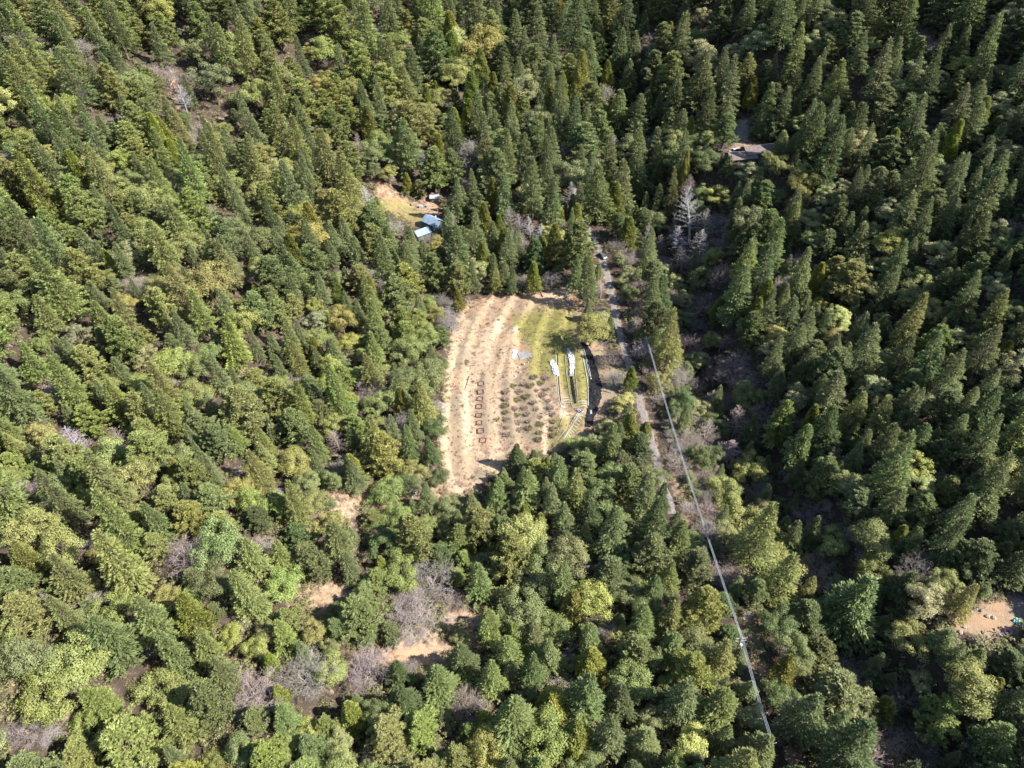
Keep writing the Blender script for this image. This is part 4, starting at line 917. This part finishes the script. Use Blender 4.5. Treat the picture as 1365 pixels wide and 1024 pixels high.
def px_line(pts, n):
    P = [np.array(hit(*p)[:2]) for p in pts]; L = [0]
    for a_, b_ in zip(P[:-1], P[1:]): L.append(L[-1] + np.linalg.norm(b_ - a_))
    s = np.linspace(0, L[-1], n); return np.stack([np.interp(s, L, [p[0] for p in P]), np.interp(s, L, [p[1] for p in P])], 1)
def sheet(name, pts, widths, mat, label, cat_, n=40, m_=9, bump=.18, seed=0, group=None, lift=.12):
    r = np.random.default_rng(seed); C_ = px_line(pts, n); T = norm(np.gradient(C_, axis=0)); S_ = np.stack([-T[:, 1], T[:, 0]], 1)
    w = np.interp(np.linspace(0, 1, n), np.linspace(0, 1, len(widths)), widths); b = MB()
    for lay in (0, 1):
        r = np.random.default_rng(seed)
        for i in range(n):
            for j in range(m_):
                q = (j / (m_ - 1) - .5) * (w[i] * (1 + r.normal(0, .10)) if j in (0, m_ - 1) else w[i]); x, y = C_[i] + S_[i] * q
                b.v.append((x, y, hz(x, y) + lift + abs(r.normal(0, bump)) * (1 if 0 < j < m_ - 1 else .3) - lay * .05))
    N_ = n * m_
    for i in range(n - 1):
        for j in range(m_ - 1):
            a_ = i * m_ + j; b.f.append((a_, a_ + 1, a_ + m_ + 1, a_ + m_)); b.f.append((N_ + a_, N_ + a_ + m_, N_ + a_ + m_ + 1, N_ + a_ + 1))
    for i in range(n - 1):
        for j in (0, m_ - 1): a_ = i * m_ + j; b.f.append((a_, a_ + m_, N_ + a_ + m_, N_ + a_))
    for j in range(m_ - 1):
        for i in (0, n - 1): a_ = i * m_ + j; b.f.append((a_, a_ + 1, N_ + a_ + 1, N_ + a_))
    o = b.build(name, mat); return tag(o, label, cat_, group)
def pipe(name, pts, rad, mat, label, cat_, h=.15, n=30, group=None, wob=.06):
    C_ = px_line(pts, n); o = MB().tube([(x + RN.uniform(-wob, wob), y, hz(x, y) + h) for x, y in C_], rad, 6).build(name, mat, None, True); return tag(o, label, cat_, group)
sheet('black_sheet', [q5(945, 100), q5(985, 170), q5(1030, 330), q5(1050, 450), q5(1035, 580), q5(1005, 690), q5(985, 780)], [1.6, 2.6, 3.2, 4.2, 4.2, 3.2, 2.0], M_black, 'long curved black plastic sheet along the right side of the garden', 'plastic sheet', 60, 11, .10, 5)
sheet('plastic_sheet', [q5(690, 245), q5(715, 290), q5(735, 370)], [1.6, 2.6, 1.6], M_white, 'crumpled white plastic sheet on the left bed edge beside the hoses', 'plastic sheet', 16, 9, .25, 6, 'crumpled white plastic sheets')
sheet('plastic_sheet', [q5(825, 150), q5(850, 215), q5(860, 290), q5(850, 370)], [.8, 2.2, 1.9, 1.4], M_white, 'long white plastic sheet on the middle garden bed', 'plastic sheet', 24, 9, .22, 7, 'crumpled white plastic sheets')
sheet('plastic_sheet', [q5(405, 165), q5(385, 235)], [1.8, 1.0], M_white, 'small white plastic sheet left of the grey tarp', 'plastic sheet', 10, 7, .2, 8, 'crumpled white plastic sheets')
sheet('black_sheet', [q5(852, 375), q5(862, 450), q5(885, 590)], [.9, 1.1, .7], M_black, 'narrow black sheet continuing the middle garden bed', 'plastic sheet', 26, 7, .1, 9)
sheet('black_sheet', [q5(740, 190), q5(745, 330), q5(755, 470), q5(768, 600)], [.3, .35, .4, .4], M_black, 'thin black edging along the left garden bed', 'plastic sheet', 30, 5, .06, 10)
sheet('tarp', [q5(430, 215), q5(525, 190)], [4.2, 4.0], simple('grey_tarp', (0.22, .205, .195), .8, .12, 1.0), 'flat grey tarp at the edge of the grass', 'tarp', 14, 11, .04, 11)
sheet('plastic_sheet', [q5(770, 610), q5(800, 625)], [.8, .6], M_white, 'scrap of white plastic at the lower end of the left bed', 'plastic sheet', 8, 7, .2, 12, 'crumpled white plastic sheets')
sheet('plastic_sheet', [q5(890, 635), q5(945, 665)], [1.0, 1.2], M_greyroof, 'silvery plastic heap at the top of the hoop tunnel', 'plastic sheet', 12, 9, .3, 13, 'crumpled white plastic sheets')
sheet('plastic_sheet', [q5(1008, 650), q5(1010, 680)], [.7, .7], M_greyroof, 'pale scrap of plastic on the black sheet', 'plastic sheet', 8, 7, .15, 14, 'crumpled white plastic sheets', .35)
for pts, lab in (([(725, 175), (735, 300), (742, 420), (755, 560), (770, 610)], 'white pipe along the left garden bed'), ([(800, 215), (812, 350), (835, 500), (860, 620)], 'thin pale pipe left of the middle bed'),
                 ([(880, 215), (885, 350), (895, 480), (905, 570)], 'thin pale pipe right of the middle bed'), ([(935, 190), (962, 300), (985, 440), (990, 620)], 'white pipe along the left edge of the black sheet'),
                 ([(950, 150), (985, 260), (1015, 410)], 'white pole lying across the top of the black sheet'), ([(965, 210), (985, 320), (1010, 400)], 'second white pole lying on the black sheet'),
                 ([(905, 660), (800, 810), (690, 960)], 'long pale pipe down the left side of the hoop tunnel'), ([(800, 640), (770, 740), (720, 860)], 'thin hose trailing below the left bed'),
                 ([(815, 150), (860, 145)], 'short white pipe at the head of the middle bed')):
    pipe('pipe', [q5(*p) for p in pts], .10 if 'white' in lab else .07, M_white if 'white' in lab else M_greyarm, lab, 'pipe', group='pipes on the garden beds')
def hoop_tunnel(a, b, w, h, n, label):
    A = np.array(hit(*a)[:2]); B = np.array(hit(*b)[:2]); T = (B - A) / np.linalg.norm(B - A); S_ = np.array([-T[1], T[0]]); z0 = hz(*A)
    root = empty('hoop_tunnel', (A[0], A[1], z0), 0, label, 'hoop tunnel', 'bare hoop tunnels in the garden')
    for k in range(n):
        c = A + (B - A) * k / max(1, n - 1) + RN.uniform(-.1, .1) * T; pts = []
        for i in range(11):
            q = math.pi * i / 10; p = c + S_ * math.cos(q) * w / 2; pts.append((p[0] - A[0], p[1] - A[1], hz(*c) - z0 - .05 + math.sin(q) * h))
        MB().tube(pts, .065, 6).build('hoop', M_white, root, True)
    pts = [((A + (B - A) * f)[0] - A[0], (A + (B - A) * f)[1] - A[1], hz(*(A + (B - A) * f)) - z0 + h + .03) for f in np.linspace(0, 1, 12)]
    MB().tube(pts, .05, 6).build('ridge_pipe', M_white, root, True)
hoop_tunnel(q5(915, 690), q5(790, 900), 3.0, 1.3, 11, 'open white hoop tunnel slanting down over green plants')
hoop_tunnel(q5(800, 560), q5(820, 600), 3.2, 1.2, 3, 'short set of white hoops at the foot of the left bed')
hoop_tunnel(q5(935, 585), q5(945, 625), 3.2, 1.2, 3, 'short set of white hoops beside the black sheet')
# weeds, stones and twigs
def tufts(name, sel, n, mat, col, lo, hi, label):
    P = []
    while len(P) < n:
        u_, v_ = RN.uniform(570, 830), RN.uniform(375, 665)
        if sel(u_, v_): x, y, z, t = hit(u_, v_); P.append((x, y, z))
    r = np.random.default_rng(n); base = np.repeat(np.array(P), 14, 0) + np.append(r.normal(0, .22, (n * 14, 2)), np.zeros((n * 14, 1)), 1); k = len(base)
    sz = np.repeat(r.uniform(lo, hi, n), 14); vv, ff, tt = kites(base, r.normal(0, .6, (k, 3)) + np.array([0, 0, 1]), r.normal(0, 1, (k, 3)), sz * r.uniform(.6, 1.3, k), sz * .35, r.uniform(0, 1, k))
    o = link(name, mesh_np(name, vv, ff, mat, tt)); o.color = (*col, 1); tag(o, label, 'weeds', kind='stuff')
inC = lambda u_, v_: mask_at(u_, v_) == 1
tufts('dry_weeds', inC, 2000, M_dry, (.8, .75, .7), .15, .45, 'dry brown weeds dotted over the garden soil')
GRP = z1((400, 200), (560, 150), (700, 200), (700, 330), (770, 400), (770, 560), (730, 620), (640, 600), (590, 480), (470, 470), (470, 340))
tufts('green_weeds', lambda u_, v_: bool(in_poly(np.array(u_), np.array(v_), GRP)), 500, M_shrub, (1.2, 1.3, .7), .12, .32, 'yellow-green grass tufts on the upper right of the garden')
b = MB(); cnt = 0
while cnt < 900:
    u_, v_ = RN.uniform(570, 830), RN.uniform(375, 665)
    if not inC(u_, v_): continue
    x, y, z, t = hit(u_, v_); q = RN.uniform(.06, .2) * (2.2 if RN.random() < .05 else 1); cnt += 1; j = [RN.uniform(.6, 1.3) * q for _ in range(6)]
    b.add([(x - j[0], y, z + q * .2), (x, y - j[1], z), (x + j[2], y, z + q * .3), (x, y + j[3], z), (x, y, z + j[4]), (x, y, z - q)], [(0, 1, 4), (1, 2, 4), (2, 3, 4), (3, 0, 4), (1, 0, 5), (2, 1, 5), (3, 2, 5), (0, 3, 5)])
tag(b.build('loose_stones', M_rock), 'small loose stones scattered over the garden soil', 'stones', kind='stuff')
def rock(x, y, s, label, k):
    r = np.random.default_rng(k); b = MB(); n = 9
    for zz, q in ((-.4, .8), (.1, 1.0), (.5, .75), (.72, .3)):
        for i in range(n): a_ = 6.2832 * i / n; qq = q * s * (1 + r.normal(0, .13)); b.v.append((qq * math.cos(a_), qq * math.sin(a_) * .8, zz * s))
    for k_ in range(3):
        for i in range(n): i2 = (i + 1) % n; b.f.append((k_ * n + i, k_ * n + i2, (k_ + 1) * n + i2, (k_ + 1) * n + i))
    b.f.append(tuple(range(3 * n, 4 * n))); o = b.build('rock', M_rock, None, False, (x, y, hz(x, y))); tag(o, label, 'rock', 'pale rocks on the bare soil')
for k, (p, lab) in enumerate((((395, 305), 'pale rock left of the scattered stones'), ((430, 300), 'flat pale rock under the grey tarp'), ((470, 275), 'pale rock at the lower edge of the grey tarp'), ((505, 262), 'whitish rock right of the others below the tarp'),
                              ((440, 340), 'pale rock above the third column of mounds'), ((400, 370), 'rock above the second column of mounds'), ((610, 180), 'small pinkish rock in the shade of the round tree'))):
    x, y, z, t = hit(*q5(*p)); rock(x, y, .45 + .12 * (k % 3), lab, k)
def log(pxa, pxb, rad, label, grp='logs and branches at the clearing edges', lift=.0):
    (x0, y0, z0, _), (x1, y1, z1_, _) = hit(*pxa), hit(*pxb); n = 6; pts = []
    for i in range(n + 1):
        f = i / n; x, y = x0 + (x1 - x0) * f, y0 + (y1 - y0) * f + RN.uniform(-.1, .1); pts.append((x, y, hz(x, y) + rad * .7 + lift))
    o = MB().tube(pts, [rad * (1 - .45 * i / n) for i in range(n + 1)], 8).build('log', M_log, None, True); tag(o, label, 'log', grp)
logs = [((752, 398), (766, 412), 'pale log under the tall conifer at the garden top'), ((758, 420), (774, 417), 'whitish log beside the round leafy tree'), ((754, 408), (770, 404), 'log lying below the garden-top conifer'),
        ((716, 380), (724, 396), 'log at the upper edge of the garden clearing'), ((588, 546), (590, 572), 'upright grey rail at the left garden edge'), ((583, 590), (592, 556), 'grey log at the left garden edge'),
        ((590, 640), (600, 628), 'pale stump log at the lower left garden corner'), ((592, 650), (606, 640), 'second pale log at the lower left garden corner'), ((586, 625), (596, 618), 'short log above the lower left garden corner'),
        ((626, 502), (620, 520), 'dark branch on the terrace above the bed frames'), ((590, 824), (626, 822), 'long fallen trunk across the bare gap at lower centre'), ((592, 830), (624, 832), 'fallen trunk just below the longer one'),
        ((230, 112), (246, 148), 'bleached fallen trunk in the rocky bare gap'), ((204, 96), (226, 118), 'fallen grey trunk above the rocky bare gap'), ((800, 520), (815, 524), 'grey branch right of the black sheet'), ((796, 576), (806, 578), 'short log below the black sheet')]
for a_, b_, lab in logs: log(a_, b_, .26, lab)
for i, (p, s, tn, lab) in enumerate([((343, 660), 1.3, Y_, 'round olive shrub left of the first column of mounds'), ((205, 410), 1.5, D_, 'dark green shrub on the upper left terrace'), ((815, 425), 2.6, M_, 'green shrub between garden and road'),
        ((300, 238), .9, D_, 'small dark shrub at the head of the sandy track'), ((348, 222), .8, D_, 'small dark shrub, second at the head of the sandy track'), ((438, 263), .8, D_, 'small shrub above the grey tarp'), ((358, 352), .6, D_, 'tiny dark shrub above the row of frames'),
        ((348, 380), .6, O_, 'tiny shrub below the other by the track'), ((240, 368), .8, O_, 'small brown-green shrub beside the dark terrace shrub'), ((236, 915), .9, D_, 'small dark shrub at the bottom of the garden'), ((188, 600), .9, R_, 'rusty shrub on the left terrace'),
        ((142, 762), .6, O_, 'tiny shrub low on the left terrace'), ((415, 200), .6, O_, 'tiny shrub at the top of the grass'), ((232, 165), 1.1, Y_, 'yellowish shrub at the upper left garden corner'), ((205, 190), 1.0, O_, 'olive shrub at the upper left garden corner'),
        ((165, 240), 1.1, M_, 'green shrub on the upper left garden edge'), ((130, 565), .8, R_, 'rusty shrub on the left garden edge'), ((620, 690), .8, M_, 'small green shrub left of the hoop tunnel')]):
    P, Hh, Rr, cn = PROTO['shrub']; cm, tm = P[i % len(P)]; x, y, z = g3(*p); root = empty('shrub', (x, y, z - .1), RN.uniform(0, 6), lab, 'shrub', 'shrubs in the garden clearing'); root.scale = (s / Rr, s / Rr, s * .9 / Hh)
    o = link('leaves', cm, root); o.color = (*TONES[tn], 1); link('stem', tm, root)

# ------------------------------------------------------------------ debris yard, lower right, and small things by the blue house
M_pink = simple('pink_plastic', (0.36, 0.16, 0.24), .5, .1, 1)
x, y, z, t = hit(1343, 843); b = MB().tube([(.7 * math.cos(6.2832 * i / 20), .7 * math.sin(6.2832 * i / 20), 0) for i in range(21)], .34, 10)
tag(b.build('paddling_pool', M_pink, None, True, (x, y, z + .3)), 'round pink plastic pool ring in the debris yard', 'pool ring')
sheet('tarp', [(1352, 826), (1362, 834)], [1.8, 1.4], M_teal, 'teal tarp at the right edge of the debris yard', 'tarp', 12, 9, .3, 21)
sheet('plastic_sheet', [(1333, 848), (1338, 845)], [1.0, .8], M_white, 'white scrap beside the pink pool ring', 'plastic sheet', 8, 7, .2, 22)
us_ = sorted(1308 + RN.uniform(0, 24) for _ in range(16))
for k in range(16):
    u_, v_ = us_[k], 838 + RN.uniform(0, 14); a_ = RN.uniform(0, 3.1); L_ = RN.uniform(3, 7)
    log((u_ - L_ / 2 * math.cos(a_), v_), (u_ + L_ / 2 * math.cos(a_), v_ + L_ * math.sin(a_) * .6), RN.uniform(.09, .2), 'pale plank in the debris heap of the yard, %s from the left' % ORD[k], 'pale planks and branches of the debris heap', RN.uniform(0, .5))
for k, (p, lab) in enumerate((((1285, 836), 'pale rock left in the debris yard'), ((1280, 843), 'pale rock at the lower left of the debris yard'), ((1316, 822), 'pale rock in the middle of the debris yard'), ((1324, 824), 'pinkish rock right of the yard middle'), ((1300, 812), 'rock near the top of the debris yard'))):
    x, y, z, t = hit(*p); rock(x, y, .7, lab, 40 + k)
log((1306, 815), (1316, 811), .3, 'short dark log in the middle of the debris yard')
for k, (p, s, m_, lab) in enumerate((((561, 277), .5, M_white, 'white box left of the pale-roofed shed'), ((570, 276), .45, M_greyroof, 'grey box below the pale-roofed shed'), ((584, 281), .5, M_wood, 'brown crate above the blue-roofed house'), ((549, 274), .4, M_wood, 'small brown crate in the shade left of the shed'))):
    x, y, z, t = hit(*p); c_ = empty('storage_box', (x, y, z), .3 * k, lab, 'box', 'boxes about the shed'); MB().box((0, 0, s), (2.6 * s, 2 * s, 2 * s)).build('body', m_, c_); MB().box((0, 0, 2 * s + .05), (2.75 * s, 2.15 * s, .1)).build('lid', m_, c_)
